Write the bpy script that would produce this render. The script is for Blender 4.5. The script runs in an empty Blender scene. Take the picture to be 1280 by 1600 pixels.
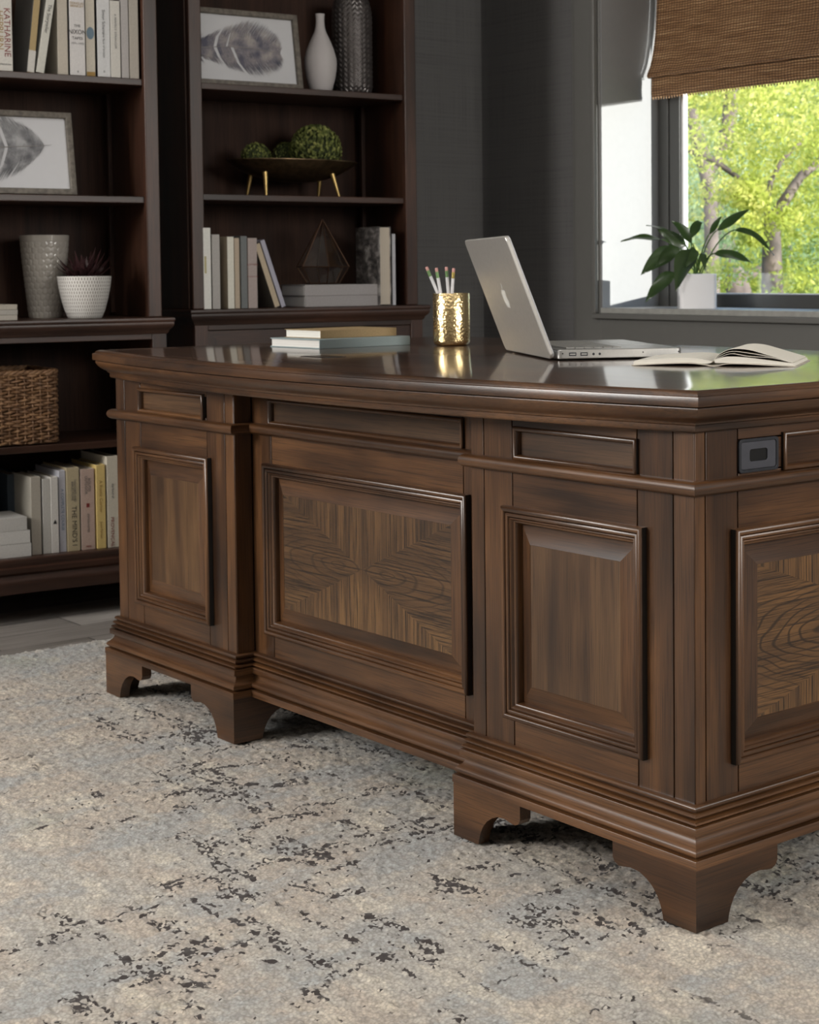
import bpy, bmesh, math, random
import numpy as np
from mathutils import Vector, Matrix, noise
random.seed(7); RNG = np.random.default_rng(11)
PI = math.pi
scene = bpy.context.scene
COL = scene.collection

# ------------------------------------------------------------------ camera
F_PX, SX, SY = 2617.06, 198.38, -255.61
CAM = Vector((1.6352, -1.6850, 0.9291)); YAW, PITCH, ROLL = -0.8642, -0.0465, -0.0079
cy_, sy_, cp_, sp_ = math.cos(YAW), math.sin(YAW), math.cos(PITCH), math.sin(PITCH)
FWD = Vector((sy_*cp_, cy_*cp_, sp_)); R0 = Vector((cy_, -sy_, 0)); U0 = R0.cross(FWD)
RGT = math.cos(ROLL)*R0 + math.sin(ROLL)*U0; UPV = -math.sin(ROLL)*R0 + math.cos(ROLL)*U0
cd = bpy.data.cameras.new('camera'); cam = bpy.data.objects.new('camera', cd); COL.objects.link(cam)
M = Matrix((RGT, UPV, -FWD)).transposed().to_4x4(); M.translation = CAM
cam.matrix_world = M
cd.sensor_fit = 'HORIZONTAL'; cd.sensor_width = 36; cd.lens = 36*F_PX/1280
cd.shift_x = -SX/1280; cd.shift_y = SY/1280; cd.clip_start = .05; cd.clip_end = 200
cd.dof.use_dof = True; cd.dof.focus_distance = 2.45; cd.dof.aperture_fstop = (cd.lens/1000)/.0042
scene.camera = cam

# surveying helpers: where a sight line meets a real plane of the room
def sight(px, py):
    v = FWD*F_PX + RGT*(px-640-SX) - UPV*(py-800-SY); return v/v.dot(FWD)
def at_depth(px, py, D): return CAM + sight(px, py)*D
def at_z(px, py, z):
    r = sight(px, py); return CAM + r*((z-CAM.z)/r.z)
def at_plane(px, py, P, N):
    r = sight(px, py); return CAM + r*((P-CAM).dot(N)/r.dot(N))
def at_y(px, py, y): return at_plane(px, py, Vector((0, y, 0)), Vector((0, 1, 0)))

# ------------------------------------------------------------------ node helpers
class NT:
    def __init__(s, name):
        s.m = bpy.data.materials.new(name); s.m.use_nodes = True
        s.t = s.m.node_tree; s.t.nodes.clear()
        s.out = s.t.nodes.new('ShaderNodeOutputMaterial')
    def n(s, typ, ins=None, **kw):
        nd = s.t.nodes.new(typ)
        for k, v in kw.items(): setattr(nd, k, v)
        for k, v in (ins or {}).items(): s.set(nd.inputs[k], v)
        return nd
    def set(s, sock, v):
        if isinstance(v, bpy.types.NodeSocket): s.t.links.new(v, sock)
        elif isinstance(v, (tuple, list)) and len(v) == 3 and sock.type == 'RGBA': sock.default_value = (*v, 1)
        else: sock.default_value = v
    def math(s, op, a, b=0., c=0., clamp=False):
        nd = s.n('ShaderNodeMath', operation=op, use_clamp=clamp)
        s.set(nd.inputs[0], a); s.set(nd.inputs[1], b)
        if len(nd.inputs) > 2: s.set(nd.inputs[2], c)
        return nd.outputs[0]
    def mix(s, f, a, b, mode='MIX'):
        nd = s.n('ShaderNodeMix', data_type='RGBA', blend_type=mode)
        s.set(nd.inputs[0], f); s.set(nd.inputs[6], a); s.set(nd.inputs[7], b); return nd.outputs[2]
    def ramp(s, f, stops, interp='LINEAR'):
        nd = s.n('ShaderNodeValToRGB'); s.set(nd.inputs[0], f); cr = nd.color_ramp; cr.interpolation = interp
        while len(cr.elements) < len(stops): cr.elements.new(.5)
        for e, (p, c) in zip(cr.elements, stops):
            e.position = p; e.color = (c, c, c, 1) if isinstance(c, (int, float)) else (*c, 1)
        return nd.outputs[0]
    def coord(s, kind='Object'): return s.n('ShaderNodeTexCoord').outputs[kind]
    def map(s, v, scale=(1, 1, 1), loc=(0, 0, 0), rot=(0, 0, 0)):
        return s.n('ShaderNodeMapping', {'Vector': v, 'Scale': scale, 'Location': loc, 'Rotation': rot}).outputs[0]
    def noise(s, v, scale=5., detail=2., rough=.5, dist=0.):
        return s.n('ShaderNodeTexNoise', {'Vector': v, 'Scale': scale, 'Detail': detail, 'Roughness': rough, 'Distortion': dist}).outputs[0]
    def bump(s, h, strength=.3, dist=.001):
        return s.n('ShaderNodeBump', {'Height': h, 'Strength': strength, 'Distance': dist}).outputs[0]
    def bsdf(s, **kw):
        nd = s.n('ShaderNodeBsdfPrincipled')
        for k, v in kw.items(): s.set(nd.inputs[k.replace('_', ' ')], v)
        s.t.links.new(nd.outputs[0], s.out.inputs[0]); return nd
    def sep(s, v):
        nd = s.n('ShaderNodeSeparateXYZ'); s.set(nd.inputs[0], v); return nd.outputs
    def comb(s, x=0., y=0., z=0.):
        nd = s.n('ShaderNodeCombineXYZ'); s.set(nd.inputs[0], x); s.set(nd.inputs[1], y); s.set(nd.inputs[2], z); return nd.outputs[0]

def srgb(r, g, b):
    f = lambda c: (c/255/12.92) if c/255 <= .04045 else ((c/255+.055)/1.055)**2.4
    return (f(r), f(g), f(b))

def plain(name, col, rough=.5, metal=0., spec=.5, noise_amt=.06, nscale=40., bump=0., coat=0., sub=0.):
    k = NT(name); co = k.coord()
    n = k.noise(co, nscale, 3.)
    c2 = tuple(c*(1-noise_amt*3) for c in col)
    c = k.mix(k.ramp(n, [(.35, 0.), (.7, 1.)]), c2, col)
    kw = dict(Base_Color=c, Roughness=rough, Metallic=metal, Coat_Weight=coat)
    kw['Specular_IOR_Level'] = spec
    if bump: kw['Normal'] = k.bump(n, bump, .001)
    k.bsdf(**kw); return k.m

def wood(name, axis, light, mid, dark, rough=.33, coat=.18, pore=1., scale=1., cr=.2):
    k = NT(name); co = k.coord()
    rnd = k.n('ShaderNodeObjectInfo').outputs['Random']
    off = k.math('MULTIPLY', rnd, 9.)
    s = k.sep(co); i = 'xyz'.index(axis); j, l = [(1, 2), (0, 2), (0, 1)][i]
    g = k.math('ADD', s[i], off); a = k.math('ADD', s[j], off); b = s[l]
    V = k.comb(g, a, b)
    n1 = k.noise(k.map(V, (1.3*scale, 22*scale, 22*scale)), 1., 5., .6, .3)
    n2 = k.noise(k.map(V, (9*scale, 560*scale, 560*scale)), 1., 3., .62)
    n3 = k.noise(k.map(V, (2.2*scale, 4*scale, 4*scale)), 1., 3., .6)
    f = k.math('ADD', k.math('MULTIPLY', n1, .55), k.math('MULTIPLY', n3, .5))
    c = k.ramp(f, [(.38, dark), (.52, mid), (.66, light)])
    c = k.mix(k.ramp(n2, [(.36, .55*pore), (.52, 0.)]), c, tuple(x*.45 for x in dark))
    r = k.math('ADD', k.math('MULTIPLY', n3, .16), rough-.08)
    k.bsdf(Base_Color=c, Roughness=r, Coat_Weight=coat, Coat_Roughness=cr, Normal=k.bump(n2, .10 if cr > .1 else .03, .0005))
    return k.m

def veneer(name, axes, cu, cv, hw, hh, light, mid, dark, ring_at=.09, ring_amt=.5, flat=.05):
    """four book-matched triangles of oak veneer meeting in the middle of the panel"""
    k = NT(name); s = k.sep(k.coord())
    u = k.math('SUBTRACT', s['xyz'.index(axes[0])], cu); v = k.math('SUBTRACT', s['xyz'.index(axes[1])], cv)
    au = k.math('DIVIDE', k.math('ABSOLUTE', u), hw); av = k.math('DIVIDE', k.math('ABSOLUTE', v), hh)
    m = k.math('GREATER_THAN', au, av)
    def sel(p, q): return k.math('ADD', k.math('MULTIPLY', m, p), k.math('MULTIPLY', k.math('SUBTRACT', 1., m), q))
    al = sel(u, v); ac = sel(v, u)
    aal = k.math('ABSOLUTE', al)
    base = k.comb(k.math('ADD', aal, k.math('MULTIPLY', m, 3.3)), ac, 0.)
    wob = k.noise(k.map(base, (5, 11, 1)), 1., 2., .5)
    w = k.math('MULTIPLY', k.math('SUBTRACT', wob, .5), .05)
    d1 = k.math('SUBTRACT', aal, ring_at)
    ell = k.math('SQRT', k.math('ADD', k.math('MULTIPLY', k.math('MULTIPLY', d1, d1), flat), k.math('MULTIPLY', ac, ac)))
    ell = k.math('ADD', ell, w)
    ring = k.math('SINE', k.math('MULTIPLY', ell, 640.))
    ringm = k.math('MULTIPLY', k.ramp(ring, [(.55, 0.), (1., 1.)]), k.ramp(k.math('ABSOLUTE', ac), [(.03, 1.), (.13, .0)]))
    n1 = k.noise(k.map(base, (2.2, 30, 1)), 1., 4., .6, .2)
    n2 = k.noise(k.map(base, (5, 300, 1)), 1., 4., .72)
    n3 = k.noise(k.map(k.coord(), (4, 4, 4)), 1., 2.)
    f = k.math('ADD', k.math('MULTIPLY', n1, .55), k.math('MULTIPLY', n3, .45))
    c = k.ramp(f, [(.36, dark), (.5, mid), (.64, light)])
    c = k.mix(k.math('MULTIPLY', m, .35), c, tuple(x*.8 for x in mid))
    c = k.mix(k.ramp(n2, [(.40, .95), (.52, 0.)]), c, tuple(x*.30 for x in dark))
    c = k.mix(k.math('MULTIPLY', k.math('MULTIPLY', ringm, m), ring_amt), c, tuple(x*.3 for x in dark))
    k.bsdf(Base_Color=c, Roughness=.42, Coat_Weight=.12, Coat_Roughness=.3, Normal=k.bump(n2, .2, .0006))
    return k.m

DL, DM, DD = (.138, .061, .022), (.068, .029, .0110), (.019, .0080, .0036)
WX, WY, WZ = [wood('desk_wood_'+a, a, DL, DM, DD) for a in 'xyz']
WTOP = wood('desk_top_wood', 'x', (.105, .056, .034), (.064, .034, .021), (.026, .013, .008), rough=.36, coat=.75, scale=.7, cr=.085)
WPZ = wood('desk_panel_wood_z', 'z', (.150, .080, .034), (.082, .041, .018), (.030, .014, .007), rough=.38, coat=.1)
WPX = wood('desk_panel_wood_x', 'x', (.120, .062, .028), (.066, .033, .015), (.022, .011, .006), rough=.38, coat=.1)
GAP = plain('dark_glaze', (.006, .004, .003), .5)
BL, BM, BD = (.072, .029, .016), (.044, .018, .010), (.018, .0075, .0045)
BX, BY, BZ = [wood('bookcase_wood_'+a, a, BL, BM, BD, rough=.42, coat=.05) for a in 'xyz']
BK = wood('bookcase_back_wood', 'z', (.060, .028, .017), (.040, .018, .011), (.020, .009, .006), rough=.65, coat=0.)
BK.node_tree.nodes['Principled BSDF'].inputs['Specular IOR Level'].default_value = .2

# ------------------------------------------------------------------ mesh helpers
class MB:
    def __init__(s): s.v = []; s.f = []; s.m = []
    def add(s, vs, fs, mi=0):
        o = len(s.v); s.v += [tuple(p) for p in vs]
        for f in fs: s.f.append(tuple(i+o for i in f)); s.m.append(mi)
        return s
    def box(s, x0, x1, y0, y1, z0, z1, mi=0, T=None):
        vs = [(x, y, z) for x in (x0, x1) for y in (y0, y1) for z in (z0, z1)]
        if T: vs = [T(*p) for p in vs]
        return s.add(vs, [(0, 1, 3, 2), (4, 6, 7, 5), (0, 4, 5, 1), (2, 3, 7, 6), (0, 2, 6, 4), (1, 5, 7, 3)], mi)
    def sweep(s, path, prof, closed=True, cap=True, mis=(0, 1)):
        n = len(path); k = len(prof); rings = []
        P = [Vector((p[0], p[1])) for p in path]
        for i in range(n):
            if closed: a, b, c = P[i-1], P[i], P[(i+1) % n]
            else: a, b, c = P[max(i-1, 0)], P[i], P[min(i+1, n-1)]
            d1 = (b-a) if (b-a).length > 1e-9 else (c-b); d2 = (c-b) if (c-b).length > 1e-9 else d1
            d1 = d1.normalized(); d2 = d2.normalized()
            n1 = Vector((d1.y, -d1.x)); n2 = Vector((d2.y, -d2.x)); mm = (n1+n2)/(1+n1.dot(n2))
            rings.append([(b.x+mm.x*o, b.y+mm.y*o, z) for o, z in prof])
        o = len(s.v)
        for r in rings: s.v += r
        for i in range(n if closed else n-1):
            j = (i+1) % n; d = P[j]-P[i]; mi = mis[0] if abs(d.x) > abs(d.y) else mis[1]
            for q in range(k-1):
                s.f.append((o+i*k+q, o+j*k+q, o+j*k+q+1, o+i*k+q+1)); s.m.append(mi)
        if not closed and cap:
            s.f.append(tuple(o+q for q in range(k))); s.m.append(mis[0])
            s.f.append(tuple(o+(n-1)*k+q for q in reversed(range(k)))); s.m.append(mis[0])
        return s
    def ringframe(s, T, u0, u1, v0, v1, prof, mis=(0, 1), edge=None):
        """mitred picture-frame sweep, prof = (inset, height)"""
        o = len(s.v); k = len(prof)
        for cu, cv, su, sv in ((u0, v0, 1, 1), (u1, v0, -1, 1), (u1, v1, -1, -1), (u0, v1, 1, -1)):
            for a, d in prof: s.v.append(tuple(T(cu+su*a, cv+sv*a, d)))
        for i in range(4):
            j = (i+1) % 4
            for q in range(k-1):
                s.f.append((o+i*k+q, o+j*k+q, o+j*k+q+1, o+i*k+q+1))
                s.m.append(edge if (edge is not None and q == 0 and i % 2) else mis[i % 2])
        return s
    def lathe(s, prof, n=32, c=(0, 0, 0), mi=0, cap=True):
        o = len(s.v); k = len(prof)
        for i in range(n):
            a = 2*PI*i/n
            for r, z in prof: s.v.append((c[0]+r*math.cos(a), c[1]+r*math.sin(a), c[2]+z))
        for i in range(n):
            j = (i+1) % n
            for q in range(k-1): s.f.append((o+i*k+q, o+j*k+q, o+j*k+q+1, o+i*k+q+1)); s.m.append(mi)
        if cap:
            s.f.append(tuple(o+i*k for i in range(n))); s.m.append(mi)
            s.f.append(tuple(o+i*k+k-1 for i in range(n))); s.m.append(mi)
        return s
    def tube(s, pts, rad, n=8, mi=0, closed=False):
        pts = [Vector(p) for p in pts]; m = len(pts); o = len(s.v)
        if isinstance(rad, (int, float)): rad = [rad]*m
        up = Vector((0, 0, 1)); prev = None
        for i in range(m):
            if closed: t = pts[(i+1) % m]-pts[i-1]
            else: t = pts[min(i+1, m-1)]-pts[max(i-1, 0)]
            t.normalize()
            if prev is None: prev = (up if abs(t.z) < .9 else Vector((1, 0, 0))).cross(t).normalized()
            a = (prev - t*prev.dot(t)).normalized(); b = t.cross(a); prev = a
            for q in range(n):
                g = 2*PI*q/n; s.v.append(tuple(pts[i]+(a*math.cos(g)+b*math.sin(g))*rad[i]))
        for i in range(m if closed else m-1):
            j = (i+1) % m
            for q in range(n):
                r = (q+1) % n; s.f.append((o+i*n+q, o+i*n+r, o+j*n+r, o+j*n+q)); s.m.append(mi)
        if not closed:
            s.f.append(tuple(o+q for q in range(n))); s.m.append(mi)
            s.f.append(tuple(o+(m-1)*n+q for q in range(n))); s.m.append(mi)
        return s
    def grid(s, fn, nu, nv, mi=0):
        o = len(s.v)
        for i in range(nu+1):
            for j in range(nv+1): s.v.append(tuple(fn(i/nu, j/nv)))
        for i in range(nu):
            for j in range(nv):
                a = o+i*(nv+1)+j; s.f.append((a, a+nv+1, a+nv+2, a+1)); s.m.append(mi)
        return s
    def prism(s, poly, d0, d1, T, mi=0):
        """poly (u,v) extruded between d0 and d1"""
        n = len(poly); o = len(s.v)
        for d in (d0, d1):
            for u, v in poly: s.v.append(tuple(T(u, v, d)))
        s.f.append(tuple(o+i for i in range(n))); s.m.append(mi)
        s.f.append(tuple(o+n+i for i in reversed(range(n)))); s.m.append(mi)
        for i in range(n):
            j = (i+1) % n; s.f.append((o+i, o+n+i, o+n+j, o+j)); s.m.append(mi)
        return s

def build(name, mb, mats, parent=None, smooth=35, bevel=0., seg=2, recalc=True, label=None, kind=None, solid=0.):
    me = bpy.data.meshes.new(name); me.from_pydata(mb.v, [], mb.f)
    mats = mats if isinstance(mats, (list, tuple)) else [mats]
    for m in mats: me.materials.append(m)
    me.polygons.foreach_set('material_index', mb.m)
    me.update()
    if recalc:
        bm = bmesh.new(); bm.from_mesh(me); bmesh.ops.recalc_face_normals(bm, faces=bm.faces); bm.to_mesh(me); bm.free()
    if smooth:
        me.polygons.foreach_set('use_smooth', [True]*len(me.polygons)); me.set_sharp_from_angle(angle=math.radians(smooth))
    o = bpy.data.objects.new(name, me); COL.objects.link(o); o.parent = parent
    if solid:
        md = o.modifiers.new('thickness', 'SOLIDIFY'); md.thickness = solid; md.offset = 0
    if bevel:
        md = o.modifiers.new('bevel', 'BEVEL'); md.width = bevel; md.segments = seg; md.limit_method = 'ANGLE'; md.angle_limit = .6
    if label: o['label'] = label
    if kind: o['kind'] = kind
    return o
def thing(name, label, cat, loc=(0, 0, 0), rot=(0, 0, 0), group=None):
    o = bpy.data.objects.new(name, None); COL.objects.link(o); o.location = loc; o.rotation_euler = rot
    o.empty_display_size = .05
    o['label'] = label; o['category'] = cat
    if group: o['group'] = group
    return o
def tag(o, label, cat, group=None, kind=None):
    o['label'] = label; o['category'] = cat
    if group: o['group'] = group
    if kind: o['kind'] = kind
    return o
def structure(o): o['kind'] = 'structure'; return o
def lettering(name, txt, size, mat, parent, loc, rot, sx=1., align='CENTER', bold=0., depth=.0002):
    cu = bpy.data.curves.new(name, 'FONT'); cu.body = txt; cu.size = size; cu.align_x = align; cu.align_y = 'CENTER'
    cu.extrude = depth; cu.offset = bold; cu.space_line = .9; cu.resolution_u = 3
    t = bpy.data.objects.new(name, cu); COL.objects.link(t)
    dg = bpy.context.evaluated_depsgraph_get(); me = bpy.data.meshes.new_from_object(t.evaluated_get(dg))
    bpy.data.objects.remove(t); me.materials.clear(); me.materials.append(mat)
    o = bpy.data.objects.new(name, me); COL.objects.link(o); o.parent = parent
    o.location = loc; o.rotation_euler = rot; o.scale = (sx, 1, 1); return o

# ------------------------------------------------------------------ desk
H = .762; L = 1.7686; W = .5061; RC = .0412; DEP = .93; Z0 = .088; ZC = .703
desk = thing('executive_desk', 'large brown wooden executive desk with bowed top and carved panels standing on the pale rug', 'desk')
TF = lambda u, v, d: (u, -d, v)              # front face, u = x, v = z, d = proud
TC = lambda u, v, d: (u, RC-d, v)            # recessed centre
TS = lambda u, v, d: (d, u, v)               # right side, u = y
TL = lambda u, v, d: (-L-d, u, v)            # left side
TB = lambda u, v, d: (u, DEP+d, v)
def board(name, T, u0, u1, v0, v1, mat, th=.02, d=0.):
    g = .0010
    mb = MB().box(u0+g, u1-g, v0+g, v1-g, -th, d, T=T)
    return build(name, mb, mat, desk, bevel=.0008)
PROF = [(.0, -.012), (.0, .0095), (.0012, .0125), (.0035, .014), (.0065, .0136), (.0085, .0118), (.0090, .0065), (.0100, .0065), (.0104, .0102), (.0120, .0112), (.0142, .0112),
        (.0158, .0098), (.0162, .0050), (.0172, .0050), (.0176, .0078), (.0192, .0082), (.0208, .0070), (.0222, .0035), (.0240, .0030), (.0258, .001), (.0268, -.004), (.027, -.012)]
APROF = [(0, -.012), (0, .004), (.001, .0062), (.003, .0074), (.0055, .0068), (.007, .005), (.0085, .001), (.009, -.004), (.0092, -.012)]
def raised_panel(T, u0, u1, v0, v1, gm, hm, vm, kind='plain', nm='raised_panel'):
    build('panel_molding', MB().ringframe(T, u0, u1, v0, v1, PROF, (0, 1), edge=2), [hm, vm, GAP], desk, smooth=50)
    a, b = .0265, .0265+.031
    mb = MB().ringframe(T, u0, u1, v0, v1, [(a-.006, -.0105), (a, -.0105), (b, -.0010), (b+.0004, -.0016)], (1, 2))
    mb.add([T(u0+b, v0+b, -.0016), T(u1-b, v0+b, -.0016), T(u1-b, v1-b, -.0016), T(u0+b, v1-b, -.0016)], [(0, 1, 2, 3)], 0)
    build(nm, mb, [gm, hm, vm], desk, smooth=20)
def apron_panel(T, u0, u1, v0, v1, hm, vm):
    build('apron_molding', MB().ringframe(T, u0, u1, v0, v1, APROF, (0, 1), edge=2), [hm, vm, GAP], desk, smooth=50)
    mb = MB().box(u0+.006, u1-.006, v0+.006, v1-.006, -.012, -.0045, T=T); build('apron_panel', mb, WPX if hm is WX else hm, desk)
ZT = .621   # waist moulding
# pedestals: (post side outward) list of x stations from the outside edge inwards
def pedestal(fx, side):
    s = lambda a: fx(a)
    def B(nm, a, b, v0, v1, m):
        x0, x1 = sorted((s(a), s(b))); board(nm, TF, x0, x1, v0, v1, m)
    zt, zb = ZC, .15
    B('stile', .0, .042, zb, zt, WZ); B('stile', .042, .1155, zb, zt, WZ)
    B('stile', .400, .472, zb, zt, WZ); B('stile', .472, .506, zb, zt, WZ)
    for v0, v1 in ((zb, .2350), (.538, .6365), (.678, zt)): B('rail', .1155, .400, v0, v1, WX)
    x0, x1 = sorted((s(.0961), s(.4166)))
    raised_panel(TF, x0, x1, .2155, .5564, WPZ, WX, WZ)
    x0, x1 = sorted((s(.1122), s(.3928)))
    apron_panel(TF, x0, x1, .6308, .684, WX, WZ)
pedestal(lambda a: -a, 1); pedestal(lambda a: -L+a, -1)
cm = -L/2
for x0, x1 in ((-L+W, cm-.305), (cm+.305, -W)): board('stile', TC, x0, x1, .15, ZC, WZ)
for v0, v1 in ((.15, .2350), (.538, .6365), (.677, ZC)): board('rail', TC, cm-.305, cm+.305, v0, v1, WX)
VF = veneer('quartered_veneer_front', 'xz', cm, .3855, .3246-.058, .17-.058, (.190, .100, .036), (.115, .058, .022), (.044, .021, .009))
raised_panel(TC, cm-.3246, cm+.3246, .216, .555, VF, WX, WZ, nm='veneer_panel')
apron_panel(TC, cm-.3103, cm+.3103, .6300, .6828, WX, WZ)
# inner cheeks of the recess
for T in (lambda u, v, d: (-L+W+d, u, v), lambda u, v, d: (-W-d, u, v)):
    board('cheek', T, 0.0005, RC, .15, ZC, WZ, th=.018)
# right and left sides
for T in (TS, TL):
    st = [0.0003, .0222, .0895]
    for a, b in zip(st, st[1:]): board('stile', T, a, b, .15, ZC, WZ); board('stile', T, DEP-b, DEP-a, .15, ZC, WZ)
    for v0, v1 in ((.15, .2350), (.538, .6365), (.6835, ZC)): board('rail', T, .0895, DEP-.0895, v0, v1, WY)
    board('rail', T, .0895, .19, .6365, .6835, WY); board('rail', T, DEP-.19, DEP-.0895, .6365, .6835, WY)
    vs = veneer('quartered_veneer_side', 'yz', DEP/2, .3855, DEP/2-.0742-.058, .17-.058, (.260, .135, .046), (.165, .082, .029), (.070, .034, .014), ring_at=.16, ring_amt=.85, flat=.10)
    raised_panel(T, .0742, DEP-.0742, .2155, .5564, vs, WY, WZ, nm='veneer_panel')
    apron_panel(T, .1835, DEP-.1835, .632, .689, WY, WZ)
# back
board('back_panel', TB, -L, 0, .15, ZC, WX)
build('carcass', MB().box(-L+.019, -L+W-.018, .019, DEP-.019, .12, .70).box(-W+.018, -.019, .019, DEP-.019, .12, .70)
      .box(-L+W-.018, -W+.018, RC+.019, RC+.03, .12, .70), GAP, desk)
fpath = [(-L, 0), (-L+W, 0), (-L+W, RC), (-W, RC), (-W, 0), (0, 0), (0, DEP), (-L, DEP)]
tor = [(-.004, ZT-.0108)] + [(.005+.0105*math.cos(a), ZT+.0108*math.sin(a)) for a in np.linspace(-PI/2, PI/2, 11)] + [(-.004, ZT+.0108)]
build('waist_molding', MB().sweep(fpath, tor), [WX, WY], desk, smooth=50)
pl = [(-.006, .172), (.004, .172), (.0072, .1708), (.0088, .1685), (.0088, .1660), (.0070, .1640), (.0040, .1632), (.0040, .1622), (.0085, .1615), (.0112, .1595), (.0116, .1570), (.0100, .1548), (.0060, .1538), (.0060, .1528),
      (.0110, .1520), (.0140, .1500), (.0145, .1478), (.0130, .1462), (.0090, .1454), (.0090, .1445), (.0160, .1440), (.0168, .1430), (.0168, .1335), (.0160, .1322), (.0100, .1312), (.0092, .1290), (.0100, .1250),
      (.0130, .1200), (.0172, .1162), (.0205, .1140), (.0226, .1110), (.0226, .1075), (.0205, .1045), (.0160, .1032), (.0160, .1022), (.0245, .1015), (.0252, .1005), (.0252, .0885), (-.006, .0885)]
build('base_molding', MB().sweep(fpath, pl), [WX, WY], desk, smooth=42)
# bracket feet
def foot(cx, cy, ex, ey, m=1.):
    """outer corner (cx,cy); arms run along ex (x sign) and ey (y sign)"""
    q = [(0, 0), (.065, 0), (.0665, .008), (.0705, .020), (.077, .032), (.087, .043), (.099, .051), (.114, .057), (.132, .0585), (.148, .0555), (.158, .0545),
         (.166, .058), (.1705, .065), (.1705, Z0+.0015), (0, Z0+.0015)]
    t = .022
    def arm(along_x):
        mb = MB()
        # mitred at the corner: inner face is shorter by t
        n = len(q); o = 0
        for d in (0, 1):
            for a, b in q:
                aa = max(a, t*d) if a < t*1.01 else a
                mb.v.append((cx+ex*aa, cy+ey*t*d, b) if along_x else (cx+ex*t*d, cy+ey*aa, b))
        mb.f.append(tuple(range(n))); mb.m.append(0); mb.f.append(tuple(n+i for i in reversed(range(n)))); mb.m.append(0)
        for i in range(n):
            j = (i+1) % n; mb.f.append((i, n+i, n+j, j)); mb.m.append(0)
        return mb
    f_ = build('bracket_foot', arm(True), WX, desk, smooth=30)
    build('foot_return', arm(False), WY, f_, smooth=30)
e = .0240
foot(e, -e, -1, 1); foot(-W-e, -e, 1, 1); foot(-L-e, -e, 1, 1); foot(-L+W+e, -e, -1, 1)
foot(e, DEP+e, -1, -1); foot(-W-e, DEP+e, 1, -1); foot(-L-e, DEP+e, 1, -1); foot(-L+W+e, DEP+e, -1, -1)
# cornice + top, bowed front
NB = 36
bowp = [(-L*(1-i/NB), -.0847*(1-(2*(1-i/NB)-1)**2)) for i in range(NB+1)]
tp = bowp + [(0, DEP), (-L, DEP)]
tp = [(x, y) for x, y in tp]
cor = [(-.012, .7005), (.006, .7005), (.0085, .7015), (.0100, .7040), (.0100, .7105), (.0115, .7115), (.0140, .7125), (.0148, .7150), (.0165, .7165), (.0205, .7182),
       (.0255, .7215), (.0300, .7260), (.0335, .7305), (.0355, .7350), (.0350, .7375), (.0325, .7385), (.0325, .7398), (-.012, .7398)]
build('cornice_molding', MB().sweep(tp, cor), [WX, WY], desk, smooth=42)
tt = [(.028, .7395), (.0395, .7395), (.0408, .7405), (.0410, .7420), (.0410, .7525), (.0405, .7538), (.0385, .7545), (.0365, .7548), (.0360, .7560), (.0345, .7585), (.0310, .7608), (.0265, .7618), (.0240, .7620)]
mb = MB().sweep(tp, tt)
k = len(tt); n = len(tp)
mb.f.append(tuple(i*k+k-1 for i in range(n))); mb.m.append(2)
mb.f.append(tuple(i*k for i in range(n))); mb.m.append(0)
build('tabletop', mb, [WX, WY, WTOP], desk, smooth=42)
# desktop outlet flap and cable grommet
black = plain('black_plastic', (.022, .024, .030), .35)
darkm = plain('dark_metal', (.03, .03, .032), .35, .8)
def rrect(hw, hh, r, n=5, cu=0., cv=0.):
    out = []
    for sx, sy, a0 in ((1, 1, 0), (-1, 1, PI/2), (-1, -1, PI), (1, -1, 1.5*PI)):
        for i in range(n+1):
            a = a0+i*PI/2/n; out.append((cu+sx*(hw-r)+r*math.cos(a), cv+sy*(hh-r)+r*math.sin(a)))
    return out
of = build('outlet_flap', MB().prism(rrect(.045, .026, .004, cu=-1.155, cv=.142), H-.002, H+.0009, lambda u, v, d: (u, v, d)), darkm, desk, bevel=.0004, label='dark metal outlet flap set into the desktop')
build('flap_lid', MB().prism(rrect(.040, .021, .003, cu=-1.155, cv=.142), H, H+.0014, lambda u, v, d: (u, v, d)), plain('flap_lid', (.05, .035, .025), .25), of, bevel=.0003)
def holed(T, o, i, d0, d1, mb):
    n = len(o); b = len(mb.v)
    for P, d in ((o, d0), (o, d1), (i, d1), (i, d0)):
        for u, v in P: mb.v.append(tuple(T(u, v, d)))
    for q in range(3):
        for a in range(n):
            c = (a+1) % n; mb.f.append((b+q*n+a, b+q*n+c, b+(q+1)*n+c, b+(q+1)*n+a)); mb.m.append(0)
    return mb
gc = (.1315, .6596)
gr = build('cable_grommet', holed(TS, rrect(.0425, .0245, .006, cu=gc[0], cv=gc[1]), rrect(.0375, .0200, .004, cu=gc[0], cv=gc[1]), 0, .0035, MB()), black, desk, bevel=.0006, label='black plastic cable grommet with a rounded slot')
build('grommet_cover', holed(TS, rrect(.0372, .0197, .004, cu=gc[0], cv=gc[1]), rrect(.0190, .0088, .004, cu=gc[0], cv=gc[1]), 0, .0024, MB()), plain('slate_plastic', (.050, .051, .064), .45), gr, bevel=.0004)
build('grommet_hole', MB().prism(rrect(.0195, .0092, .004, cu=gc[0], cv=gc[1]), .0001, .0006, TS), plain('hole_black', (.001, .001, .001), .9), gr)

# ------------------------------------------------------------------ things on the desk
lh = Vector((-.6880, .3490, H)); LA = 2.6682; LW, LD = .394, .242; LTILT = .362
alu = plain('brushed_aluminium', (.60, .59, .57), .33, .9, noise_amt=.02, nscale=200)
aluL = plain('satin_aluminium_lid', (.64, .62, .585), .42, .75, noise_amt=.02, nscale=120)
laptop = thing('laptop', 'silver laptop standing open on the desk with its lid turned to the camera', 'laptop', lh, (0, 0, LA))
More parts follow.
